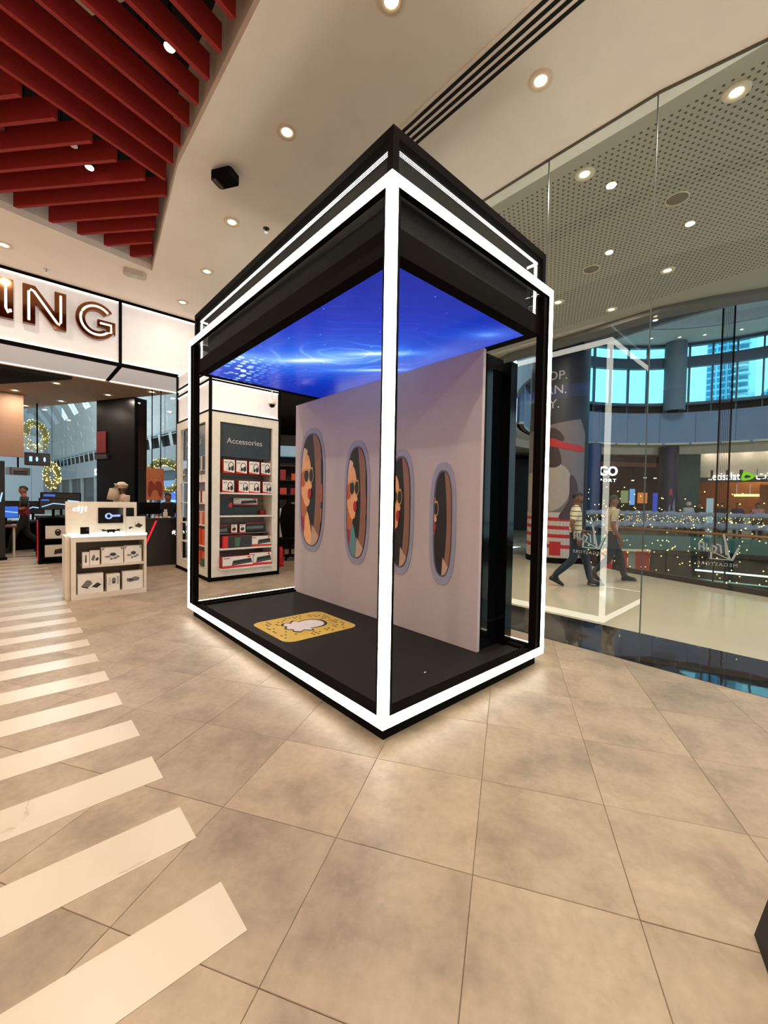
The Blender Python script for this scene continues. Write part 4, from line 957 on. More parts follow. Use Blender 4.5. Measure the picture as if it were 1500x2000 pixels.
MB().box(-.35, .20, -.02, .02, .04, 2.25).build('panel', navy, sp); MB().box(-.38, .23, -.12, .12, 0, .04).build('foot', black, sp)
bp2 = Print((-.35, -.0205, .04), (.55, 0, 0), (0, 0, 2.2), .0006); bp2.poly([(.03, .02), (.97, .02), (.97, .98), (.03, .98)], navy)
for x in (.5, .66, .82): bp2.poly([(x, .58), (x+.05, .58), (x+.12, .68), (x+.07, .68)], cyan_s)
bp2.build('banner_print', sp)
led_b = root('hanging_ticker', 'black hanging display with white and blue marks under the rear ceiling', 'screen', (-1.25, 13.0, 2.30))
MB().box(-.12, .42, 0, .12, 0, .34).build('housing', black, led_b); MB().tube([(.15, .06, .34), (.15, .06, 1.70)], .02, 6).build('hanger', black, led_b)
tp = Print((-.12, -.001, 0), (.54, 0, 0), (0, 0, .34), .001); tp.poly([(.02, .04), (.98, .04), (.98, .96), (.02, .96)], dark_print); tp.poly([(.18, .3), (.3, .3), (.3, .7), (.18, .7)], cyan_s); tp.poly(ell(.48, .5, .05, .2, 10), cyan_s); tp.poly(ell(.78, .5, .05, .2, 10), cyan_s); tp.build('screen_image', led_b)
pj = root('ceiling_projector', 'grey slatted ceiling unit hanging below the ticker display', 'projector', (-1.5, 13.2, 2.0), R(20))
MB().cbox((0, 0, .12), (.45, .3, .2), 0, .03).build('housing', grey_print, pj); MB().cbox((0, -.16, .12), (.3, .02, .03)).build('vent', dark_print, pj); MB().cbox((0, -.16, .06), (.3, .02, .03)).build('vent', dark_print, pj); MB().tube([(0, 0, .2), (0, 0, 2.0)], .02, 6).build('hanger', black, pj)
# ---------- things glimpsed right of the tower
bw = root('product_wall', 'dark shelf wall crowded with products right of the tower', 'shelving', (3.4, 9.6, 0), R(-30))
MB().box(-1.3, 2.0, .30, .36, 0, 3.4).build('back_panel', black_matte, bw)
rs = random.Random(5)
for k in range(6): MB().box(-1.3, 2.0, 0, .30, .35+.42*k, .375+.42*k).build('shelf', dark_print, bw)
MB().box(-1.3, 2.0, .05, .30, 2.75, 3.05).build('lit_header', M('header_glow', (120, 150, 170), .5, emit=(110, 140, 160), strength=.5), bw)
cc, ss = math.cos(R(-30)), math.sin(R(-30))
cols = [('white', white_print), ('red', red_side), ('black', black_carton), ('beige', beige), ('orange', oran), ('grey', grey_print)]
for k in range(5):
    for q in range(3):
        w_ = rs.uniform(.17, .24); h_ = rs.uniform(.16, .32); lx, ly = .62+.34*q, .15; cn, mt_ = cols[(k*2+q*3+k//2) % 6]
        o = MB().cbox((0, 0, h_/2), (w_, .14, h_), 0, .004).build('product_box', mt_)
        o.location = (3.4+lx*cc-ly*ss, 9.6+lx*ss+ly*cc, .376+.42*k); o.rotation_euler = (0, 0, R(-30))
        tag(o, '%s product box, %s on the %s shelf up of the dark shelf wall' % (cn, ['left', 'middle', 'right'][q], ORD[k]), 'box', 'boxes on the dark shelf wall')
gch = root('gaming_chair', 'white and black gaming chair glimpsed between tower and backdrop', 'chair', (3.5, 7.35, 0), R(150))
for k in range(5):
    a = R(72*k); l_ = MB().tube([(0, 0, .10), (.30*math.cos(a), .30*math.sin(a), .07)], [.03, .02], 8).build('foot_spoke', black, gch)
    MB().ball((.30*math.cos(a), .30*math.sin(a), .03), .03, 8).build('castor', black, l_)
MB().tube([(0, 0, .1), (0, 0, .42)], .03, 10).build('column', black, gch); MB().cbox((0, 0, .47), (.50, .50, .11), 0, .08).build('seat', black, gch)
bk = MB().prism([(-.20, 0), (.20, 0), (.27, .45), (.22, .75), (.12, .85), (-.12, .85), (-.22, .75), (-.27, .45)], 0, .09); bk.v = [(x, -.24-z-.18*y, .52+y) for x, y, z in bk.v]; bk.build('backrest', black, gch)
for sx in (-1, 1): MB().tube([(sx*.23, -.30, .62), (sx*.29, -.38, .97), (sx*.23, -.43, 1.25)], .04, 8).build('side_wing', white_lam, gch)
for sx in (-1, 1): MB().tube([(sx*.28, .05, .45), (sx*.30, .05, .68), (sx*.30, .2, .70)], .022, 8).build('armrest', white_lam, gch)
ex = root('fire_extinguisher', 'red fire extinguisher on the floor beyond the tower', 'extinguisher', (2.80, 6.52, 0))
MB().lathe([(0, 0), (.06, 0), (.065, .02), (.065, .36), (.04, .42), (.02, .44), (0, .44)], 16).build('cylinder', red_print, ex, True); MB().tube([(0, 0, .44), (0, 0, .50)], .018, 8).build('valve', black, ex); MB().tube([(.0, 0, .48), (.08, 0, .44), (.09, 0, .2)], .01, 6).build('hose', black, ex)

# ---------- mall branch behind the rear glass: wall, vault with skylight slots
vg = M('vault_grey', (186, 184, 182), .7); vg2 = M('vault_fascia', (160, 160, 162), .6)
W0 = Vector((6.2, 17.5)); W1 = Vector((1.8, 61)); WD = (W1-W0).normalized(); WN = Vector((-WD.y, WD.x))   # WN points to -x
if WN.x > 0: WN = -WN
LW = (W1-W0).length
def vpt(t, th, rad=8.0):
    p = W0+WD*t+WN*(rad-rad*math.cos(R(th))); return (p.x, p.y, 5.5+rad*math.sin(R(th)))
def vstrip(mb, t0, t1, th0, th1, n):
    for k in range(n):
        a, b = th0+(th1-th0)*k/n, th0+(th1-th0)*(k+1)/n
        P = [vpt(t0, a), vpt(t1, a), vpt(t1, b), vpt(t0, b), vpt(t0, a, 8.0), vpt(t1, a, 8.0)]
        Q = [vpt(t0, a), vpt(t1, a), vpt(t1, b), vpt(t0, b)]
        mb.add(Q, [(0, 1, 2, 3)])
vb = MB(); nb = 11; bay = LW/nb
for k in range(nb):
    t0_ = k*bay; vstrip(vb, t0_, t0_+bay*.58, 0, 165, 22); vstrip(vb, t0_+bay*.58, t0_+bay, 0, 24, 4); vstrip(vb, t0_+bay*.58, t0_+bay, 96, 165, 8)
    for th in (40, 58, 77): vstrip(vb, t0_+bay*.58, t0_+bay, th, th+2.5, 1)
    vstrip(vb, t0_+bay*.77, t0_+bay*.80, 24, 96, 10)
vo_ = struct(vb.build('ceiling.005', vg))
def wseg(t0, t1, z0, z1, nm, mt, th=.25, off=0.0, par=None):
    a = W0+WD*t0+WN*off; b = W0+WD*t1+WN*off; c = b-WN*th; e = a-WN*th
    return MB().prism([a.to_tuple(), b.to_tuple(), c.to_tuple(), e.to_tuple()], z0, z1).build(nm, mt, par)
wv = struct(wseg(0, LW, 3.1, 4.55, 'wall_front.001', vg2)); wseg(0, LW, 5.35, 5.55, 'upper_band', vg2, .25, 0, wv); wseg(0, LW, 4.55, 5.35, 'dark_opening', plenum, .05, -.3, wv)
for k in range(26):
    t0_ = .4+k*LW/26
    a = W0+WD*t0_; b = W0+WD*(t0_+.45)
    MB().add([(a.x, a.y, 4.55), (b.x, b.y, 4.55), ((b+WD*.35).x, (b+WD*.35).y, 5.35), ((a+WD*.35).x, (a+WD*.35).y, 5.35)], [(0, 1, 2, 3)]).build('slanted_mullion', vg, wv)
wseg(0, LW, 0, 3.1, 'shopfront_band', M('far_shop_dark', (58, 66, 72), .3), .1, -.25, wv)
for k in range(9): wseg(1+k*4.6, 1.25+k*4.6, 0, 3.1, 'pier', vg2, .2, .02, wv)
for k in range(4):
    wseg(2.2+k*4.6, 4.8+k*4.6, .3, 2.5, 'lit_shop_window', [M('far_window_warm', (150, 140, 120), .5, emit=(210, 190, 160), strength=.35), M('far_window_cool', (120, 140, 170), .5, emit=(130, 160, 220), strength=.5)][k % 2], .02, -.12, wv)
text('SONY', 'lettering', white_glow, wv, (W0+WD*24+WN*.03).to_tuple()+(3.25,), (-WD.x, -WD.y, 0), (0, 0, 1), height=.55, extrude=.01, bold=.02)
struct(MB().box(-12, 8.5, 9.2, 62, -.10, -.065).build('floor.002', mall_floor_m))
struct(MB().box(-12, 3, 61, 61.2, 0, 14).build('wall_front.002', vg2))
struct(MB().box(8.0, 8.1, 4.7, 18, 0, 6).build('wall_right.001', wallm))
struct(MB().prism([(3.4, 14), (8.1, 14), (8.1, 14.1), (3.4, 14.1)], 0, 5.5).build('wall_front.003', black_matte))
gold_l = M('fairy_light_gold', (255, 220, 140), .4, emit=(255, 214, 120), strength=3.0); wreath_m = M('wreath_gold', (150, 136, 80), .6, noise=(30, .3))
def wreath(x, y, z, rad, rz, lb, wire=None):
    t = root('light_wreath', lb, 'wreath', (x, y, z), rz)
    tor = MB(); n1, n2 = 32, 8; vs = []; f_ = []
    for i in range(n1):
        a = 2*math.pi*i/n1; rr_ = rad*.20*(1+.18*math.sin(7*a))
        for j in range(n2):
            b = 2*math.pi*j/n2; vs.append(((rad*.8+rr_*math.cos(b))*math.cos(a), rr_*math.sin(b), (rad*.8+rr_*math.cos(b))*math.sin(a)))
    for i in range(n1):
        for j in range(n2): f_.append((i*n2+j, i*n2+(j+1) % n2, ((i+1) % n1)*n2+(j+1) % n2, ((i+1) % n1)*n2+j))
    tor.add(vs, f_); tor.build('garland', wreath_m, t, True)
    fl = MB(); rn = random.Random(int(x*100))
    for k in range(150):
        a = rn.uniform(0, 2*math.pi); b = rn.uniform(0, 2*math.pi); q = rad*.22
        fl.ball(((rad*.8+q*math.cos(b))*math.cos(a), q*math.sin(b), (rad*.8+q*math.cos(b))*math.sin(a)), .022, 4)
    tag(fl.build('fairy_lights', gold_l, t), kind='stuff')
    MB().tube([(0, 0, rad*.95), (0, 0, wire-z)], .008, 5).build('wire', black, t)
wreath(3.35, 18, 2.40, .78, R(-12), 'gold lit ring wreath hanging behind the orange poster', 11.6)
wreath(-.49, 18, 2.22, .50, R(62), 'gold lit wreath seen nearly edge-on left of the black pillar', 13.4)
wreath(-.75, 24, 4.3, .75, R(50), 'pale upper ring wreath hanging under the skylight vault', 13.3)
rs_ = root('shop_sign', 'red outlined letters behind the rear glass', 'sign', (1.12, 18.5, 2.0)); red_em = M('red_neon', (220, 40, 60), .4, emit=(225, 50, 70), strength=.8)
MB().tube([(.32+.22*math.cos(R(a)), 0, .72+.26*math.sin(R(a))) for a in range(50, 320, 15)], .05, 6).build('letter', red_em, rs_)
MB().tube([(.12, 0, -.05), (.12, 0, .35), (.5, 0, .35), (.5, 0, -.05), (.12, 0, -.05)], .05, 6).build('letter', red_em, rs_)
MB().tube([(.3, .0, .9), (.3, .0, 10.9)], .015, 5).build('hanger', black, rs_)
wseg(6.0, 8.6, .2, 1.9, 'blue_shop_window', blue_s, .02, -.10, wv); wseg(6.4, 8.2, 1.2, 1.32, 'blue_shop_line', cyan_s, .02, -.08, wv)
# black post at the lower right corner
bp_ = root('black_stanchion', 'foot of a black post at the lower right picture corner', 'post', (.212, -1.80, 0), R(20))
_f = MB(); _f.add([(-.09,-.11,0),(.09,-.11,0),(.09,.11,0),(-.09,.11,0),(-.05,-.10,.26),(.05,-.10,.26),(.05,.07,.26),(-.05,.07,.26)], [(0,3,2,1),(4,5,6,7),(0,1,5,4),(1,2,6,5),(2,3,7,6),(3,0,4,7)]).build('foot', black_matte, bp_); MB().cbox((.03, -.05, .65), (.03, .05, .78)).build('pole', black_matte, bp_)

# ================================================================== MALL ATRIUM BEYOND THE GLASS
AC = (15.6, 0.0)
def ap(r, a, z=0): return (AC[0]+r*math.cos(R(a)), AC[1]+r*math.sin(R(a)), z)
fascia_m = M('atrium_fascia', (122, 136, 160), .6, noise=(1.5, .05)); concrete = M('atrium_concrete', (112, 122, 132), .8); cream = M('gallery_cream', (206, 188, 168), .7)
win_fr = M('window_frame_grey', (74, 88, 104), .5)
fo = struct(MB().arc(AC, 7.06, 7.15, -60, 120, 4.36, 5.86, 40).build('wall_far', M('panel_joint', (70, 80, 96), .8)))
a = -60
pm = MB().arc((0, 0), 6.9, 7.06, .06, 11.94, 4.36, 5.86, 4); pan = None
for k in range(15):
    if pan is None: o = pan = pm.build('panel', fascia_m, fo)
    else: o = pan.copy(); COL.objects.link(o)
    o.location = (AC[0], AC[1], 0); o.rotation_euler = (0, 0, R(a+12*k))
MB().arc(AC, 7.05, 7.10, -60, 120, 5.86, 6.22, 36).build('vent_band', plenum, fo)
for k in range(25): MB().arc(AC, 6.98, 7.05, -60+7.2*k, -59.6+7.2*k, 5.86, 6.22, 1).build('vent_divider', win_fr, fo)
wf = struct(MB().arc(AC, 6.86, 7.1, -60, 120, 6.20, 6.32, 40).arc(AC, 6.86, 7.1, -60, 120, 7.95, 8.42, 40).arc(AC, 6.86, 7.1, -60, 120, 8.92, 9.05, 40).build('window_20', win_fr))
for k in range(25):
    ang = -59.8+7.2*k
    MB().arc(AC, 6.90, 7.02, ang-.28, ang+.28, 6.32, 7.95, 1).build('mullion', win_fr, wf); MB().arc(AC, 6.90, 7.02, ang-.28, ang+.28, 8.42, 8.92, 1).build('mullion', win_fr, wf)
    if k < 24:
        MB().arc(AC, 6.96, 6.97, ang+.28, ang+6.92, 6.32, 7.95, 1).build('pane', win_glass, wf); MB().arc(AC, 6.96, 6.97, ang+.28, ang+6.92, 8.42, 8.92, 1).build('pane', win_glass, wf)
for ang in (-12, 31.8, 72, 110):
    t = root('concrete_column', {31.8: 'round concrete column between the bright atrium windows', 72: 'round concrete column behind the dark advertising column', -12: 'round concrete column of the atrium beyond the right picture edge', 110: 'round concrete column of the atrium hidden behind the booth'}[ang], 'column', ap(6.72, ang, 5.9), 0, 'atrium columns')
    MB().lathe([(.44, 0), (.44, .95), (.455, .97), (.44, .99), (.44, 3.3)], 24).build('shaft', concrete, t, True)
    MB().lathe([(.44, 3.2), (.52, 3.3)], 24).build('capital', concrete, t, True)
rim_m = M('atrium_rim', (214, 204, 196), .8); disc_m = M('atrium_disc', (200, 200, 200), .8)
struct(MB().arc(AC, 5.0, 7.2, 0, 360, 9.05, 9.2, 60).build('ceiling.006', rim_m))
struct(MB().arc(AC, 3.2, 5.0, 0, 360, 9.45, 9.6, 48).arc(AC, 4.95, 5.05, 0, 360, 9.05, 9.6, 48).build('ceiling.007', disc_m))
struct(MB().arc(AC, 2.2, 3.2, 0, 360, 9.9, 10.0, 40).arc(AC, 3.15, 3.25, 0, 360, 9.45, 10.0, 40).build('ceiling.008', M('atrium_warm_disc', (150, 140, 126), .8)))
struct(MB().arc(AC, 7.1, 7.2, 120, 300, 5.3, 9.1, 40).build('wall_near', concrete))
for k, ang in enumerate((24, 33, 44, 58, 12)):
    x, y, z = ap(6.0, ang, 9.05); downlight(x, y, z, 'small downlight in the atrium rim, %s from the right' % ORD[[1, 2, 3, 4, 0][k]], 'downlights in the atrium rim', 0)
# far gallery: floor, soffit, back wall, shops
struct(MB().arc(AC, 5.95, 12.5, -60, 120, -.10, -.001, 40).arc(AC, 5.95, 5.99, -60, 120, -.45, 0, 40).build('floor.003', mall_floor_m))
struct(MB().arc(AC, 6.9, 12.5, -60, 120, 4.36, 4.45, 40).build('ceiling.009', cream))
struct(MB().arc(AC, 7.9, 8.0, -60, 120, 4.02, 4.36, 40).build('trim_6', cream))
gw = struct(MB().arc(AC, 9.2, 9.3, -60, 23, 2.95, 4.36, 24).build('wall_far.001', cream))
struct(MB().arc(AC, 12.4, 12.5, -60, 120, 0, 4.36, 40).build('wall_far.002', M('far_back_dark', (30, 27, 30), .7)))
def chord(r, a0, a1, z0, z1, nm, mt, th=.08, par=None):
    p, q = Vector(ap(r, a0)[:2]), Vector(ap(r, a1)[:2]); n = Vector(ap(1, (a0+a1)/2)[:2])-Vector(AC)
    return MB().prism([p.to_tuple(), q.to_tuple(), (q+n*th).to_tuple(), (p+n*th).to_tuple()], z0, z1).build(nm, mt, par)
def chord_frame(r, a0, a1):
    """origin at the viewer's left end (larger angle), right direction"""
    p, q = Vector(ap(r, a1)), Vector(ap(r, a0)); return p, (q-p).normalized(), (q-p).length
# telecom shop
es = root('telecom_shop', 'brown lit shopfront with white telecom sign and green emblem', 'shop', (0, 0, 0))
wood = M('shop_wood', (150, 92, 52), .45, noise=(6, .15))
chord(11.6, -14, 21, 0, 3.2, 'back_wall', wood, .08, es); MB().arc(AC, 9.2, 9.28, -14, 20.6, 2.70, 3.3, 14).build('sign_band', M('sign_brown', (54, 38, 30), .5), es)
chord(9.2, 19.2, 20.6, 0, 2.75, 'pier', M('shop_pier', (176, 150, 116), .6), .3, es); chord(9.25, 15.5, 17.2, 0, 1.9, 'poster_stand', M('shop_poster', (170, 190, 200), .5, emit=(170, 190, 200), strength=.4), .08, es)
chord(10.0, 1, 5, 0, 2.6, 'wood_column', wood, .4, es); chord(11.5, 8, 12.5, .0, 1.9, 'beige_panel', M('shop_beige', (190, 160, 116), .6), .04, es)
chord(10.4, 2, 12, 0, 1.0, 'shop_counter', beige, .5, es)
o_, rt_, L_ = chord_frame(9.1, 3.5, 19)
text('..etisalat', 'lettering', white_glow, es, tuple(o_+rt_*.30+Vector((0, 0, 2.80))), rt_, (0, 0, 1), width=1.20, height=.36, extrude=.03)
o2_, rt2_, L2_ = chord_frame(9.2, -6, 9.2)
text('\uFE95\uFEFB\uFE8E\uFEBC\uFE97\uFE8D', 'lettering', white_glow, es, tuple(o_+rt_*2.08+Vector((0, 0, 2.80))), rt_, (0, 0, 1), width=1.25, height=.40, extrude=.03)
gm = M('green_emblem_glow', (120, 180, 30), .4, emit=(120, 190, 30), strength=.9)
em_ = smooth_poly([(0, .05), (.05, .36), (.15, .44), (.42, .30), (.48, .20), (.40, .08), (.15, 0)], 4)
mb = MB().prism(em_, 0, .03); mb.v = [tuple(o_+rt_*(1.54+x)+Vector((0, 0, 2.76+y))+rt_.cross(Vector((0, 0, 1)))*z) for x, y, z in mb.v]; e1_ = mb.build('emblem', gm, es)
mb = MB().prism(smooth_poly([(.12, .14), (.16, .26), (.32, .22), (.34, .16), (.2, .12)], 3), .03, .034); mb.v = [tuple(o_+rt_*(1.54+x)+Vector((0, 0, 2.76+y))+rt_.cross(Vector((0, 0, 1)))*z) for x, y, z in mb.v]; mb.build('emblem_eye', M('emblem_dark', (20, 30, 16), .5), e1_)
lb_ = chord(10.2, 3.8, 10.4, 2.02, 2.14, 'pendant_bar', M('pendant_glow', (255, 226, 150), .4, emit=(255, 222, 140), strength=2.0), .12, es)
for a_ in (4.4, 7, 9.8):
    x, y, z = ap(10.26, a_); MB().tube([(x, y, 2.14), (x, y, 4.3)], .008, 5).build('pendant_wire', chrome, es)
area_light('telecom_shop_lamp', ap(10.6, 6, 3.9), 120, .4, (1, .78, .5))
for a_ in (-3, 3, 8, 13, 17): area_light('wall_washer', ap(8.9, a_, 4.30), 8, .05, (1, .9, .78))
# dark sports shop
gs = root('sports_shop', 'dark sports shopfront with white glowing sign behind the atrium', 'shop', (0, 0, 0))
chord(9.2, 31, 75, 3.72, 4.02, 'header', M('header_dark', (24, 20, 20), .5), .1, gs); chord(9.22, 31, 75, 3.5, 3.72, 'copper_strip', M('copper_strip', (130, 84, 66), .5), .08, gs)
chord(11.8, 24, 85, 0, 3.9, 'back_wall', M('sports_dark', (26, 22, 28), .7), .08, gs)
o_, rt_, L_ = chord_frame(9.1, 40, 56)
text('GO', 'lettering', white_glow, gs, tuple(o_+rt_*1.06+Vector((0, 0, 3.02))), rt_, (0, 0, 1), width=.98, height=.50, extrude=.04, bold=.02)
text('SPORT', 'lettering', white_glow, gs, tuple(o_+rt_*.90+Vector((0, 0, 2.70))), rt_, (0, 0, 1), width=1.08, height=.16, extrude=.03, spacing=1.3)
rs = random.Random(11)
for k in range(16):
    a_ = 26+k*3.2+rs.uniform(-1, 1); x, y, z = ap(rs.uniform(9.8, 11.2), a_, 2.9+rs.uniform(-.25, .3)); MB().tube([(x, y, z), (x, y, z+.04)], .07, 8).build('spot_lamp', white_glow, gs); MB().tube([(x, y, z+.04), (x, y, 4.36)], .01, 5).build('spot_rod', black, gs)
for k, (a0_, a1_, z0, z1, mt) in enumerate([(36, 39, 1.6, 2.3, M('green_poster', (120, 130, 90), .5, emit=(150, 160, 110), strength=.6)), (34, 35.4, 1.5, 2.4, M('cool_poster', (120, 170, 220), .5, emit=(110, 160, 230), strength=.9)), (30.5, 33, 1.6, 2.2, M('orange_poster', (220, 130, 70), .5, emit=(220, 130, 70), strength=.7)),
                                          (40, 47, .5, 1.3, dark_print), (48, 55, 1.2, 2.0, M('blue_display', (50, 80, 170), .5, emit=(50, 80, 190), strength=.8)), (44, 50, 1.9, 2.5, M('brown_display', (120, 70, 50), .5, emit=(140, 80, 50), strength=.4)), (27, 30, .8, 2.2, MATS['blue_display'])]):
    chord(10.6+.12*k, a0_, a1_, z0, z1, 'display', mt, .05, gs)
gwl = root('green_wall', 'tall dark green panel wall between the two far shops', 'wall panel', (0, 0, 0)); chord(8.2, 20.2, 28, 0, 4.02, 'panel', M('dark_green_panel', (58, 78, 72), .6, noise=(4, .12)), .2, gwl)
chord(8.19, 20.2, 28, 3.98, 4.02, 'cap', dark_print, .2, gwl)
# slim printed columns on the far gallery
navy_c = M('column_navy', (34, 34, 58), .5); blue_c = M('column_blue', (40, 66, 112), .5)
for a_, r_, lb, mt in ((30.6, 7.6, 'navy printed column standing left of the green wall', navy_c), (62.3, 7.0, 'blue column close beside the big advertising column', blue_c)):
    t = root('gallery_column', lb, 'column', ap(r_, a_, 0)); MB().lathe([(.40, 0), (.40, 4.36)], 24).build('shaft', mt, t, True)
    if mt is navy_c:
        def cw(u, z, e=.402, A=180+a_+8): return (e*math.cos(R(A-u)), e*math.sin(R(A-u)), z)
        def cpatch(pts, mt_, nm, e=.402):
            mb = MB(); mb.add([cw(u, z, e) for u, z in pts], [tuple(range(len(pts)))]); mb.build(nm, mt_, t)
        cpatch([(-30, .2), (-12, .2), (-6, 1.5), (-20, 1.9), (-30, 1.0)], M('print_pale_figure', (150, 150, 170), .5), 'figure_print', .405); cpatch([(4, .2), (24, .2), (18, 1.4), (8, 1.6)], MATS['print_pale_figure'], 'figure_print', .405); cpatch([(-4, 2.0), (18, 2.0), (14, 2.3), (0, 2.3)], red_print, 'cap_print', .406)
# garlanded railing of the far gallery
gar_m = M('garland_frosted', (160, 158, 170), .9, noise=(14, .25))
frl = root('far_railing', 'far gallery glass railing wrapped in two frosted garlands', 'railing', (AC[0], AC[1], 0))
def garland(r, z, thick, nm, seed):
    rn = random.Random(seed); mb = MB(); N = 120; pr_ = []; vs = []; fs_ = []
    for k in range(N+1):
        a_ = R(-50+165*k/N); zz = z+rn.uniform(-.03, .03); tt = thick*(1+rn.uniform(-.2, .35))
        for j in range(7):
            b = 2*math.pi*j/7; q = tt*(1+rn.uniform(-.25, .25)); vs.append(((r+q*math.cos(b))*math.cos(a_), (r+q*math.cos(b))*math.sin(a_), zz+q*math.sin(b)))
    for k in range(N):
        for j in range(7): fs_.append((k*7+j, (k+1)*7+j, (k+1)*7+(j+1) % 7, k*7+(j+1) % 7))
    mb.add(vs, fs_)
    for k in range(900):                              # needles
        a_ = R(rn.uniform(-50, 115)); b = rn.uniform(0, 6.28); q = thick*1.0; L2 = thick*rn.uniform(.5, 1.1)
        p = Vector(((r+q*math.cos(b))*math.cos(a_), (r+q*math.cos(b))*math.sin(a_), z+q*math.sin(b))); e = Vector((rn.uniform(-1, 1), rn.uniform(-1, 1), rn.uniform(-.6, 1))).normalized()*L2
        s3 = Vector((-math.sin(a_), math.cos(a_), 0))*.02
        mb.add([p-s3, p+s3, p+e], [(0, 1, 2)])
    return mb.build(nm, gar_m, frl)
garland(6.0, 1.13, .085, 'upper_garland', 1); garland(5.93, .62, .13, 'lower_garland', 2)
MB().arc((0, 0), 6.03, 6.045, -50, 115, 0, 1.08, 40).build('glass', rail_glass, frl); MB().arc((0, 0), 6.0, 6.05, -50, 115, 1.05, 1.10, 40).build('handrail', bronze, frl)
fl = MB(); rn = random.Random(9)
for k in range(420):
    a_ = R(rn.uniform(-30, 90)); z = rn.uniform(.62, 1.08); fl.ball((5.99*math.cos(a_), 5.99*math.sin(a_), z), .016, 4)
tag(fl.build('fairy_lights', gold_l, frl), kind='stuff')
# lower level glimpsed through the near railing
LT = M('lower_teal', (70, 112, 108), .5); LD = M('lower_dark', (32, 34, 38), .5)
ll = struct(MB().arc(AC, 7.6, 7.7, -60, 120, -5, -.46, 40).build('wall_far.003', LD))
struct(MB().arc(AC, 5.91, 5.945, -60, 120, -.52, .12, 40).build('trim_7', LT)); struct(MB().arc(AC, 0, 12, 0, 360, -5.1, -5.0, 40).build('floor.004', mall_floor_m))
struct(MB().arc(AC, 6.0, 7.7, -60, 120, -.50, -.46, 30).build('ceiling.010', cream))
struct(MB().arc(AC, 8.2, 8.3, 120, 300, -5, -.1, 40).build('wall_near.001', LD))
ls = root('red_clothes_shop', 'small lit red clothes shop on the level below', 'shop', (0, 0, 0)); lwarm = M('lower_shop_glow', (220, 190, 150), .5, emit=(235, 205, 165), strength=.55)
chord(7.5, 36, 54, -1.75, -.55, 'back_wall', lwarm, .04, ls)
redc = M('red_garment', (190, 36, 44), .7, emit=(200, 30, 40), strength=.25)
for k, a_ in enumerate((38, 40.5, 43, 46, 49, 52)):
    x, y, z = ap(7.3, a_, -1.72); MB().prism([(-.18, 0), (.18, 0), (.14, .6), (.24, .75), (.1, .95), (-.1, .95), (-.24, .75), (-.14, .6)], -.04, .04).mapped(lambda p, q, s_, x=x, y=y, z=z, a_=a_: (x-math.sin(R(a_))*p+math.cos(R(a_))*s_, y+math.cos(R(a_))*p+math.sin(R(a_))*s_, z+q)).build('garment', [redc, redc, beige, redc, dark_print, redc][k], ls)
lsx = root('lilac_lit_shop', 'lilac lit counter zone on the level below at the right', 'shop', (0, 0, 0)); lil = M('lower_lilac_glow', (190, 180, 215), .5, emit=(190, 180, 225), strength=.55)
for a0_, a1_ in ((-2, 3), (5, 10), (12, 19)): chord(7.4, a0_, a1_, -3.2, -2.5, 'glowing_panel', lil, .04, lsx)
chord(7.2, -4, 22, -1.55, -1.48, 'light_line', white_glow, .04, lsx); chord(7.1, -4, 24, -1.95, -1.90, 'light_line', M('teal_white_line', (170, 200, 195), .5, emit=(170, 205, 198), strength=.7), .04, lsx); chord(7.0, -1, 15, -3.75, -3.25, 'counter', LD, .4, lsx)
area_light('lower_level_lamp', (AC[0], AC[1], -1.0), 150, 1.5, (.8, 1, .95), (R(180), 0, 0))

# near railing of the mall floor
rl = [(6.6, -8), (7.2, -3), (7.77, -1.05), (8.30, .54), (8.62, 1.55)]
nr = root('glass_railing', 'clear glass railing with bronze handrail along the atrium edge', 'railing', (7.77, -1.05, 0))
for k, (a_, b_) in enumerate(zip(rl, rl[1:])):
    A2 = Vector(a_)-Vector((7.77, -1.05)); B2 = Vector(b_)-Vector((7.77, -1.05)); t = (B2-A2).normalized(); n = Vector((-t.y, t.x))*.012
    nseg = max(1, round((B2-A2).length/1.5))
    for q in range(nseg):
        p0 = A2+(B2-A2)*(q/nseg)+t*.01; p1 = A2+(B2-A2)*((q+1)/nseg)-t*.01
        MB().prism([p0.to_tuple(), p1.to_tuple(), (p1+n).to_tuple(), (p0+n).to_tuple()], .08, .96).build('glass_pane', rail_glass, nr)
    MB().tube([(A2.x, A2.y, .99), (B2.x, B2.y, .99)], .028, 10).build('handrail', bronze, nr)
    MB().prism([(A2-n*2).to_tuple(), (B2-n*2).to_tuple(), (B2+n*4).to_tuple(), (A2+n*4).to_tuple()], 0, .10).build('base_channel', dark_print, nr)
    MB().prism([(A2-n).to_tuple(), (B2-n).to_tuple(), (B2+n*6).to_tuple(), (A2+n*6).to_tuple()], -.6, 0).build('slab_edge', LD, nr)
# suspended cables and a curtain of fairy lights in the void
for k, (x, y, r_, lb) in enumerate([(10.0, .05, .016, 'left thick black suspension cable in the atrium'), (10.0, -.155, .014, 'right thick black suspension cable in the atrium')]):
    o = MB().tube([(0, 0, -4), (0, 0, 9.4)], r_, 6).build('suspension_cable', black); o.location = (x, y, 0); tag(o, lb, 'cable', 'atrium cables')
for k in range(6):
    o = MB().tube([(0, 0, -4), (0, 0, 9.4)], .004, 5).build('suspension_wire', black); o.location = (10.0+.02*k, .02-.028*k, 0); tag(o, 'thin black wire between the two thick atrium cables', 'wire', 'thin atrium wires')
fl = MB(); rn = random.Random(21)
for k in range(820):
    x = rn.uniform(9.6, 12.5); y = rn.uniform(-2.6, 4.6); z = -3+5.0*rn.random()**.8
    if z > 1.2 and rn.random() < .55: continue
    fl.ball((x, y, z), .015, 4)
tag(fl.build('fairy_light_curtain', gold_l), 'loose curtain of tiny golden fairy lights in the atrium void', 'fairy lights', None, 'stuff')

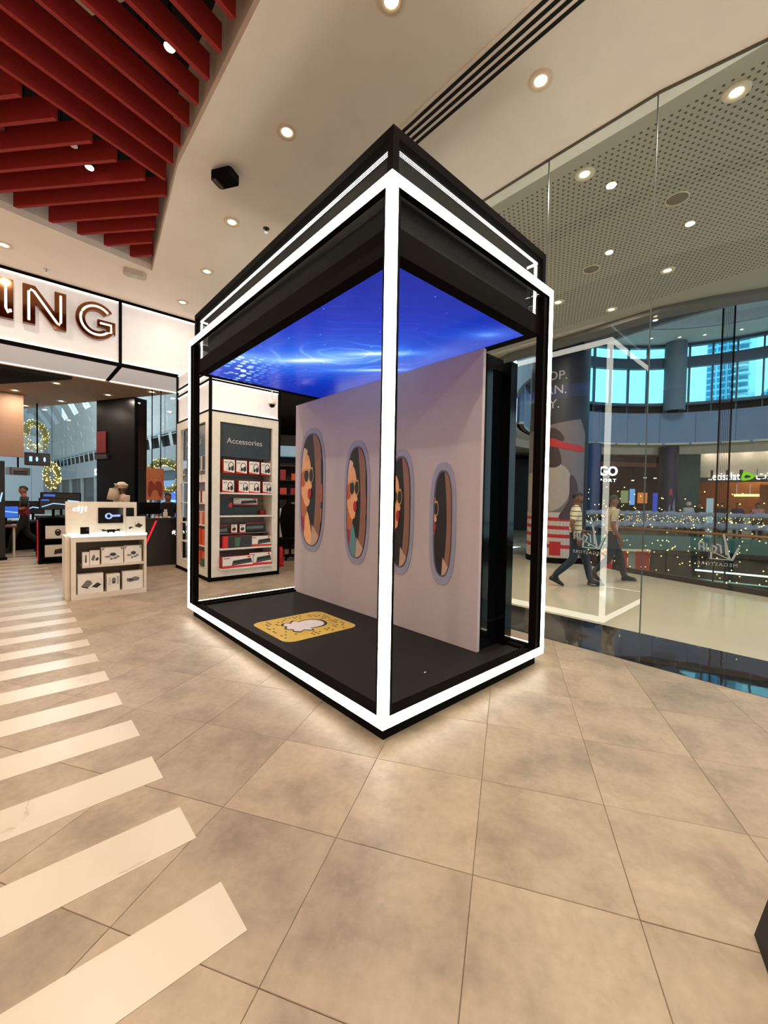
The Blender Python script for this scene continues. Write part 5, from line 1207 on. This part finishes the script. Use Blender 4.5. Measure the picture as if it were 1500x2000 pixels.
# ---------- big advertising column
CX, CY, CR = 9.10, 3.25, .72
ac = root('advertising_column', 'large round dark column wrapped in an advertisement beyond the glass', 'column', (CX, CY, 0))
MB().lathe([(CR, 0), (CR, 9.0)], 48).build('shaft', M('column_dark_navy', (30, 26, 38), .45), ac, True)
MB().lathe([(CR+.02, 0), (CR+.02, .12), (CR, .14)], 48).build('base_band', black, ac, True)
face_a = math.degrees(math.atan2(CAM.y-CY, CAM.x-CX))
def colp(s_, z, e=.004):                            # s_ metres to the viewer's right of the facing line
    a_ = R(face_a)+s_/CR; q = CR+e; return (q*math.cos(a_), q*math.sin(a_), z)
def cpoly(pts, mt, nm, e):
    out = []; n = len(pts)
    for i in range(n):
        p, q = pts[i], pts[(i+1) % n]; m_ = max(1, int(abs(q[0]-p[0])/.06))
        for k in range(m_): out.append((p[0]+(q[0]-p[0])*k/m_, p[1]+(q[1]-p[1])*k/m_))
    xs = [p[0] for p in out]; lo, hi = min(xs), max(xs); nb_ = max(1, int((hi-lo)/.08)); mb = MB()
    for k in range(nb_):                             # slice into narrow strips that follow the curve
        a0_, a1_ = lo+(hi-lo)*k/nb_, lo+(hi-lo)*(k+1)/nb_
        c = clip(pts, [(a0_, -1), (a1_, -1), (a1_, 12), (a0_, 12)])
        if len(c) > 2: mb.add([colp(x, z, e) for x, z in c], [tuple(range(len(c)))])
    return mb.build(nm, mt, ac)
adg = M('ad_pale', (104, 90, 96), .5); adw = M('ad_white', (176, 160, 156), .5); adshirt = M('ad_shirt', (150, 134, 128), .6); adhair = M('ad_hair', (52, 32, 36), .6); adred = M('ad_red', (164, 24, 32), .5); adpurple = M('ad_plum', (66, 40, 52), .6)
cpoly([(-1.2, .14), (.74, .14), (.74, 3.25), (.55, 3.6), (-1.2, 3.3)], adg, 'photo_print', .003)
cpoly([(-1.2, .14), (.62, .14), (.62, 1.28), (-1.2, 1.28)], adw, 'stripe_ground', .004)
for z in (1.16, .95, .74, .48): cpoly([(-1.2, z+.02), (.60, z-.02), (.60, z-.11), (-1.2, z-.07)], adred, 'red_stripe', .006)
cpoly(smooth_poly([(-.9, 1.3), (-.55, 1.25), (.0, 1.35), (.28, 1.7), (.30, 2.2), (.12, 2.45), (-.25, 2.5), (-.6, 2.3), (-.95, 2.2)]), adshirt, 'shirt_print', .007)
cpoly(smooth_poly([(.30, 2.2), (.48, 2.05), (.55, 1.6), (.40, 1.15), (.05, 1.15), (.28, 1.6)]), adpurple, 'backpack_print', .008)
cpoly(smooth_poly([(-.5, 3.15), (-.2, 3.2), (.0, 2.9), (.08, 2.5), (-.15, 2.4), (-.4, 2.6)]), adhair, 'hair_print', .009)
cpoly(smooth_poly([(-.65, 3.06), (-.2, 3.14), (.2, 3.0), (.66, 2.92), (.66, 2.80), (.2, 2.84), (-.3, 2.95), (-.65, 2.92)]), adred, 'hat_brim_print', .011)
cpoly(smooth_poly([(-.5, 3.1), (-.35, 3.35), (-.1, 3.38), (.1, 3.2), (.1, 3.05), (-.3, 3.1)]), adhair, 'hat_print', .010)
cpoly([(-.62, .22), (-.45, .22), (-.45, .95), (-.62, .95)], adpurple, 'dark_label', .007); cpoly([(-.14, .20), (.12, .20), (.12, .55), (-.14, .55)], adred, 'red_label', .008)
ltr = M('ad_letters', (176, 168, 176), .5)
def ctext(txt, s0, z, h, nm='lettering'):
    vs, fs_, (x0, x1, y0, y1) = text_geo(txt, 1); k = h/(max(.01, .72)); mb = MB()
    mb.add([colp(s0+(v[0]-x0)*k, z+v[1]*k, .006) for v in vs], fs_); mb.build(nm, ltr, ac)
ctext('OP.', -.28, 4.58, .22); ctext('RN.', -.30, 4.23, .22); ctext('Y.', -.24, 3.88, .22)

# ---------- towers outside the atrium windows
def tower_mat(nm, c1, c2):
    g = NT(nm); x, y, z, co = g.xyz('Object')
    fy = g.math('LESS_THAN', g.math('FRACT', g.math('MULTIPLY', y, .8)), .16); fz = g.math('LESS_THAN', g.math('FRACT', g.math('MULTIPLY', z, 1.05)), .28)
    c = g.mix(g.math('MAXIMUM', fy, fz), lin(c1), lin(c2)); g.l(c, g.b.inputs['Base Color']); g.b.inputs['Roughness'].default_value = .3; return g.m
tw1 = root('skyscraper', 'tall blue glass skyscraper with rounded balconies outside the window', 'building', (80, 10.5, -10))
MB().box(0, 8, -.4, 2.6, 0, 60).build('glass_block', tower_mat('tower_glass', (70, 130, 170), (150, 200, 225)), tw1)
bl = M('balcony_pale', (196, 214, 220), .6)
cr_ = MB().box(1, 8, -2.4, -.4, 0, 60).build('core', tower_mat('tower_core', (96, 150, 176), (190, 214, 222)), tw1)
for k in range(52): MB().cbox((.9, -1.3, .6+k*1.15), (1.8, 2.0+.5*(k % 2), .28), 0, .4).build('balcony', bl, tw1)
tw2 = root('skyscraper', 'smaller stepped tower right of the tall skyscraper', 'building', (90, 7.0, -10))
MB().box(0, 5, -2.0, .6, 0, 29).build('block', MATS['tower_core'], tw2); MB().lathe([(1.5, 29), (1.4, 30.5), (.6, 31.2), (0, 31.2)], 16, (2, -.6, 0)).build('crown', MATS['tower_glass'], tw2)
for k in range(24): MB().cbox((-.3, -.9, 1+k*1.15), (1.0, 2.2, .3), 0, .3).build('balcony', bl, tw2)

# ================================================================== PEOPLE
skin_tan = M('skin_tan', (150, 100, 74), .55); skin_brown = M('skin_brown', (112, 72, 54), .55); hair_black = M('hair_black', (18, 14, 14), .7); eye_m = M('eye_dark', (12, 10, 10), .3)
def stripe_mat(nm, c1, c2, per, wd):
    g = NT(nm); x, y, z, co = g.xyz('Object'); f = g.math('LESS_THAN', g.math('FRACT', g.math('DIVIDE', z, per)), wd)
    g.l(g.mix(f, lin(c1), lin(c2)), g.b.inputs['Base Color']); g.b.inputs['Roughness'].default_value = .85; return g.m
def person(label, loc, rz, J, mats, hair='short', scale=1.0, name='person', cloth=None):
    """skeleton J: joint -> (x,y,z); faces +x; mats: shirt, trousers, shoes, skin, sleeve"""
    t = root(name, label, 'person', loc, rz); t.scale = (scale,)*3
    D = dict(pelvis=(0, 0, .95), spine=(.01, 0, 1.12), chest=(.015, 0, 1.32), neck=(.02, 0, 1.47), jaw=(.035, 0, 1.545), mid=(.035, 0, 1.62), crown=(.02, 0, 1.69), nose=(.128, 0, 1.605))
    for s, y in (('l', 1), ('r', -1)):
        D.update({'ear'+s: (.03, y*.083, 1.61), 'sh'+s: (.01, y*.175, 1.40), 'el'+s: (0, y*.22, 1.12), 'wr'+s: (.08, y*.22, .88), 'pa'+s: (.11, y*.22, .80),
                  'hip'+s: (0, y*.09, .90), 'kn'+s: (.03, y*.10, .50), 'an'+s: (-.01, y*.10, .09), 'ba'+s: (.12, y*.105, .045), 'toe'+s: (.19, y*.11, .035)})
    D.update(J)
    for s, y in (('l', 1), ('r', -1)):
        w_, p_ = Vector(D['wr'+s]), Vector(D['pa'+s]); fd_ = (p_-w_).normalized(); sd = fd_.cross(Vector((0, y, .2))).normalized()
        inn = Vector((0, -y, 0))
        for k, (off, ln) in enumerate(((-.03, .065), (-.01, .078), (.012, .074), (.033, .058))):
            b = p_+sd*off+fd_*.02; m_ = b+fd_*ln*.55+inn*.006; e = b+fd_*ln+inn*.022
            D['f%d%sa' % (k, s)] = tuple(b); D['f%d%sb' % (k, s)] = tuple(m_); D['f%d%sc' % (k, s)] = tuple(e)
        D['t%sa' % s] = tuple(w_+(p_-w_)*.45+sd*-.04); D['t%sb' % s] = tuple(w_+(p_-w_)*.45+sd*-.055+fd_*.045+inn*.012)
    E2 = [('pelvis', 'spine'), ('spine', 'chest'), ('chest', 'neck'), ('neck', 'jaw'), ('jaw', 'mid'), ('mid', 'crown'), ('mid', 'nose'), ('mid', 'earl'), ('mid', 'earr')]
    rad = dict(pelvis=(.155, .125), spine=(.15, .115), chest=(.165, .12), neck=(.055, .055), jaw=(.066, .075), mid=(.078, .092), crown=(.066, .08), nose=(.012, .014), earl=(.012, .022), earr=(.012, .022))
    for s in 'lr':
        E2 += [('chest', 'sh'+s), ('sh'+s, 'el'+s), ('el'+s, 'wr'+s), ('wr'+s, 'pa'+s), ('pelvis', 'hip'+s), ('hip'+s, 'kn'+s), ('kn'+s, 'an'+s), ('an'+s, 'ba'+s), ('ba'+s, 'toe'+s), ('wr'+s, 't%sa' % s), ('t%sa' % s, 't%sb' % s)]
        rad.update({'sh'+s: (.068, .068), 'el'+s: (.044, .044), 'wr'+s: (.028, .028), 'pa'+s: (.036, .022), 'hip'+s: (.102, .104), 'kn'+s: (.078, .078), 'an'+s: (.060, .060), 'ba'+s: (.046, .038), 'toe'+s: (.034, .026), 't%sa' % s: (.011, .011), 't%sb' % s: (.009, .009)})
        for k in range(4):
            E2 += [('pa'+s, 'f%d%sa' % (k, s)), ('f%d%sa' % (k, s), 'f%d%sb' % (k, s)), ('f%d%sb' % (k, s), 'f%d%sc' % (k, s))]
            rad.update({'f%d%sa' % (k, s): (.010, .010), 'f%d%sb' % (k, s): (.009, .009), 'f%d%sc' % (k, s): (.008, .008)})
    names = list(D); ix = {n: i for i, n in enumerate(names)}
    me = bpy.data.meshes.new('sk'); me.from_pydata([D[n] for n in names], [(ix[a_], ix[b_]) for a_, b_ in E2], [])
    ob = bpy.data.objects.new('sk', me); COL.objects.link(ob)
    md = ob.modifiers.new('Skin', 'SKIN'); md.use_smooth_shade = True
    if not me.skin_vertices: raise RuntimeError('no skin layer')
    for n in names: v = me.skin_vertices[0].data[ix[n]]; v.radius = rad.get(n, (.03, .03)); v.use_root = n == 'pelvis'
    ob.modifiers.new('Sub', 'SUBSURF').levels = 1
    bpy.context.view_layer.update()
    body = bpy.data.meshes.new_from_object(ob.evaluated_get(bpy.context.evaluated_depsgraph_get())); body.name = 'body'
    bpy.data.objects.remove(ob)
    body.materials.clear()
    order = ['shirt', 'trousers', 'shoes', 'skin']
    for k in order: body.materials.append(mats[k])
    segs = [(Vector(D[a_]), Vector(D[b_]), a_, b_) for a_, b_ in E2]
    long_sl = mats.get('long', False)
    for pl in body.polygons:
        c = pl.center; best = (9, None, None, 0)
        for A3, B3, a_, b_ in segs:
            ab = B3-A3; t_ = max(0, min(1, (c-A3).dot(ab)/max(1e-9, ab.length_squared))); dd = (c-(A3+ab*t_)).length-(rad.get(a_, (.03, .03))[0]*(1-t_)+rad.get(b_, (.03, .03))[0]*t_)*.9
            if dd < best[0]: best = (dd, a_, b_, t_)
        _, a_, b_, t_ = best; k = 0
        if b_ in ('jaw', 'mid', 'crown', 'nose', 'earl', 'earr'): k = 3
        elif b_ == 'neck' and t_ > .75: k = 3
        elif b_[:2] in ('pa', 'f0', 'f1', 'f2', 'f3') or b_[0] == 't' and b_[:3] != 'toe': k = 3
        elif b_[:2] == 'wr': k = 0 if long_sl else 3
        elif b_[:2] == 'el': k = 0 if (t_ < .75 or long_sl) else 3
        elif b_[:2] in ('kn', 'an') or b_[:3] == 'hip' or (b_ == 'spine' and t_ < .12): k = 1
        elif b_[:2] == 'ba' or b_[:3] == 'toe': k = 2
        if b_ == 'spine' and c.z > .97: k = 0
        if b_[:3] == 'hip' and c.z > .985: k = 0
        pl.material_index = k; pl.use_smooth = True
    bo = bpy.data.objects.new('body', body); COL.objects.link(bo); bo.parent = t
    for s in 'lr':                                   # shoes: a lofted upper on a flat sole
        an, to = Vector(D['an'+s]), Vector(D['toe'+s]); f = (to-an); up = Vector((0, 0, 1)); fl = Vector((f.x, f.y, 0)).normalized(); side = up.cross(fl)
        pit = math.atan2(max(0, an.z-.10), .20); ax = (fl*math.cos(pit)-up*math.sin(pit)); nn = (fl*math.sin(pit)+up*math.cos(pit))
        tip = Vector((to.x, to.y, .012 if an.z > .12 else max(.012, to.z-.03)))+fl*.03; heel = tip-ax*.275
        vs = []; fs_ = []; NS = 7
        for i, (q, hw, hh) in enumerate(((0, .026, .055), (.08, .038, .085), (.3, .040, .088), (.5, .043, .075), (.72, .047, .055), (.92, .040, .036), (1, .018, .02))):
            c = heel+(tip-heel)*q
            for k in range(10):
                w_ = 2*math.pi*k/10; vs.append(c+side*(hw*math.cos(w_))+nn*(max(0, math.sin(w_))*hh-(.012 if math.sin(w_) < -.1 else 0)))
        for i in range(NS-1):
            for k in range(10): fs_.append((i*10+k, i*10+(k+1) % 10, (i+1)*10+(k+1) % 10, (i+1)*10+k))
        fs_ += [tuple(range(10))[::-1], tuple(range((NS-1)*10, NS*10))]
        MB().add(vs, fs_).build('shoe', mats['shoes'], t, True)
    M0 = Vector(D['mid'])
    if hair:
        hb = MB(); vs = []; fs_ = []; n1, n2 = 16, 8
        for i in range(n2+1):
            th = R(5+i*(13.5 if hair == 'short' else 17))
            for k in range(n1):
                w_ = 2*math.pi*k/n1; front = max(0, math.cos(w_)); th2 = th*(1-.42*front)
                vs.append((M0.x-.006+.097*math.sin(th2)*math.cos(w_), M0.y+.080*math.sin(th2)*math.sin(w_), M0.z+.012+.094*math.cos(th2)))
        for i in range(n2):
            for k in range(n1): fs_.append((i*n1+k, (i+1)*n1+k, (i+1)*n1+(k+1) % n1, i*n1+(k+1) % n1))
        fs_.append(tuple(range(n1))); hb.add(vs, fs_).build('hair', hair_black, t, True)
    eb = MB()
    for y in (-1, 1): eb.ball((M0.x+.082, M0.y+y*.034, M0.z+.004), .011, 6, (.5, 1.2, .7))
    eb.build('eyes', eye_m, t)
    mb = MB(); mb.ball((M0.x+.083, M0.y, M0.z-.062), .02, 6, (.35, 1.1, .3)); mb.build('mouth', M('lip_brown', (110, 58, 50), .5), t)
    return t, D
def soles(t, D, mt):
    for s in 'lr':
        a_, b_ = Vector(D['an'+s]), Vector(D['toe'+s])
jean = M('dark_jeans', (30, 38, 52), .85); shoe_b = M('black_shoes', (16, 14, 14), .5)
stride = dict(knl=(.21, .10, .52), anl=(.30, .10, .10), bal=(.42, .10, .055), toel=(.50, .10, .06),
              knr=(-.03, -.10, .50), anr=(-.34, -.10, .19), bar=(-.28, -.10, .075), toer=(-.21, -.10, .040))
polo = stripe_mat('striped_polo', (206, 190, 160), (40, 34, 40), .085, .16)
wdir = math.atan2(-.85, .53)          # walking to the right along the mall
J1 = dict(stride); J1.update(ell=(-.02, .24, 1.13), wrl=(.16, .21, 1.0), pal=(.23, .18, .98), elr=(-.10, -.25, 1.14), wrr=(-.02, -.25, .92), par=(.02, -.25, .84))
p1, D1 = person('man in striped polo shirt and dark jeans striding past the glass', (5.98, 1.42, .0), wdir, J1, dict(shirt=polo, trousers=jean, shoes=shoe_b, skin=skin_brown), 'short', 1.0)
beard = MB(); beard.ball((.065, 0, 1.545), .052, 10, (1.0, 1.15, .85)); beard.build('beard', hair_black, p1, True)
J2 = dict(stride); J2.update(wrl=(.12, .23, .98), pal=(.17, .21, .94), elr=(-.06, -.24, 1.12))
grey_tee = stripe_mat('grey_striped_top', (176, 160, 138), (126, 112, 100), .04, .4)
p2, D2 = person('person in pale striped top walking beside the man in the polo shirt', (7.0, 1.16, .0), wdir+.1, J2, dict(shirt=grey_tee, trousers=jean, shoes=shoe_b, skin=skin_brown), 'long', .98)
redvest = M('red_black_uniform', (112, 20, 28), .8); blk_tr = M('black_trousers', (20, 17, 18), .85)
J3 = dict(stride); J3.update(ell=(.03, .23, 1.13), wrl=(.28, .18, 1.12), pal=(.36, .16, 1.12), elr=(.02, -.23, 1.12), wrr=(.27, -.19, 1.10), par=(.35, -.17, 1.10))
p3, D3 = person('shop assistant in red and black uniform walking with papers at the left', (-1.38, 12.3, .0), R(182), J3, dict(shirt=redvest, trousers=blk_tr, shoes=shoe_b, skin=skin_tan), 'short', 1.0)
for s, y in (('l', 1), ('r', -1)): MB().tube([(.01, y*.165, 1.425), (.02, y*.20, 1.28), (.03, y*.215, 1.19)], [.082, .075, .066], 12).build('sleeve', blk_tr, p3, True)
pp_ = root('paper_sheet', 'white papers held by the shop assistant', 'paper', (-1.78, 12.3, 1.10), R(182)); MB().cbox((.06, 0, .02), (.21, .30, .006)).build('sheet', white_print, pp_); MB().cbox((.075, .02, .026), (.21, .28, .004), .15).build('top_sheet', white_print, pp_)
# man with white headcloth behind the drone stand
wh = M('white_cotton', (206, 184, 160), .9)
p4, D4 = person('man in white robe and wrapped white headcloth behind the drone stand', (.25, 9.45, .0), R(20), dict(), dict(shirt=wh, trousers=wh, shoes=shoe_b, skin=skin_brown, long=True), None, 1.05)
hc = MB(); hc.lathe([(.0, .115), (.06, .108), (.098, .07), (.112, .02), (.108, -.02), (.10, -.03)], 18, (.02, 0, 1.63)); hc.lathe([(.112, .0), (.128, .02), (.128, .05), (.11, .07)], 18, (.02, 0, 1.63)); hc.build('headcloth', wh, p4, True)
hc = MB(); hc.tube([(-.06, .0, 1.66), (-.12, .02, 1.56), (-.13, .03, 1.46), (-.14, .04, 1.34)], [.09, .10, .11, .12], 12); hc.build('headcloth_tail', wh, p4, True)
rb = MB(); rb.lathe([(.19, .95), (.21, .6), (.24, .12)], 20); rb.build('robe', wh, p4, True)
# cashier seen behind the counter
p5, D5 = person('cashier with dark hair behind the black counter', (1.15, 9.02, .0), R(-110), dict(), dict(shirt=blk_tr, trousers=blk_tr, shoes=shoe_b, skin=skin_tan), 'short', .93)
# small figures on the far gallery
far = [(26.0, 6.6, (200, 190, 190), 'far figure in pale clothes and white headcloth at the gallery rail by the green wall', 200, True), (22.0, 6.9, (30, 26, 30), 'far figure in black at the gallery rail right of the green wall', 190, False),
       (10.5, 6.7, (70, 60, 70), 'far figure in dark top before the telecom shop', 170, False), (5.0, 6.6, (206, 130, 120), 'far figure in salmon shirt at the rail before the telecom shop', 185, False), (14.5, 7.2, (60, 50, 50), 'far dark figure near the lit stand left of the telecom counter', 150, False)]
for k, (a_, r_, c, lb, rz, cap) in enumerate(far):
    mt = M('far_shirt_%d' % k, c, .8)
    pf, DF = person(lb, ap(r_, a_, 0), R(rz), dict(), dict(shirt=mt, trousers=M('far_trousers', (46, 40, 44), .8), shoes=shoe_b, skin=skin_tan), None if cap else 'short', .97)
    if cap: MB().lathe([(.0, .115), (.06, .108), (.10, .07), (.112, 0), (.11, -.06)], 14, (.02, 0, 1.63)).build('headcloth', wh, pf, True)
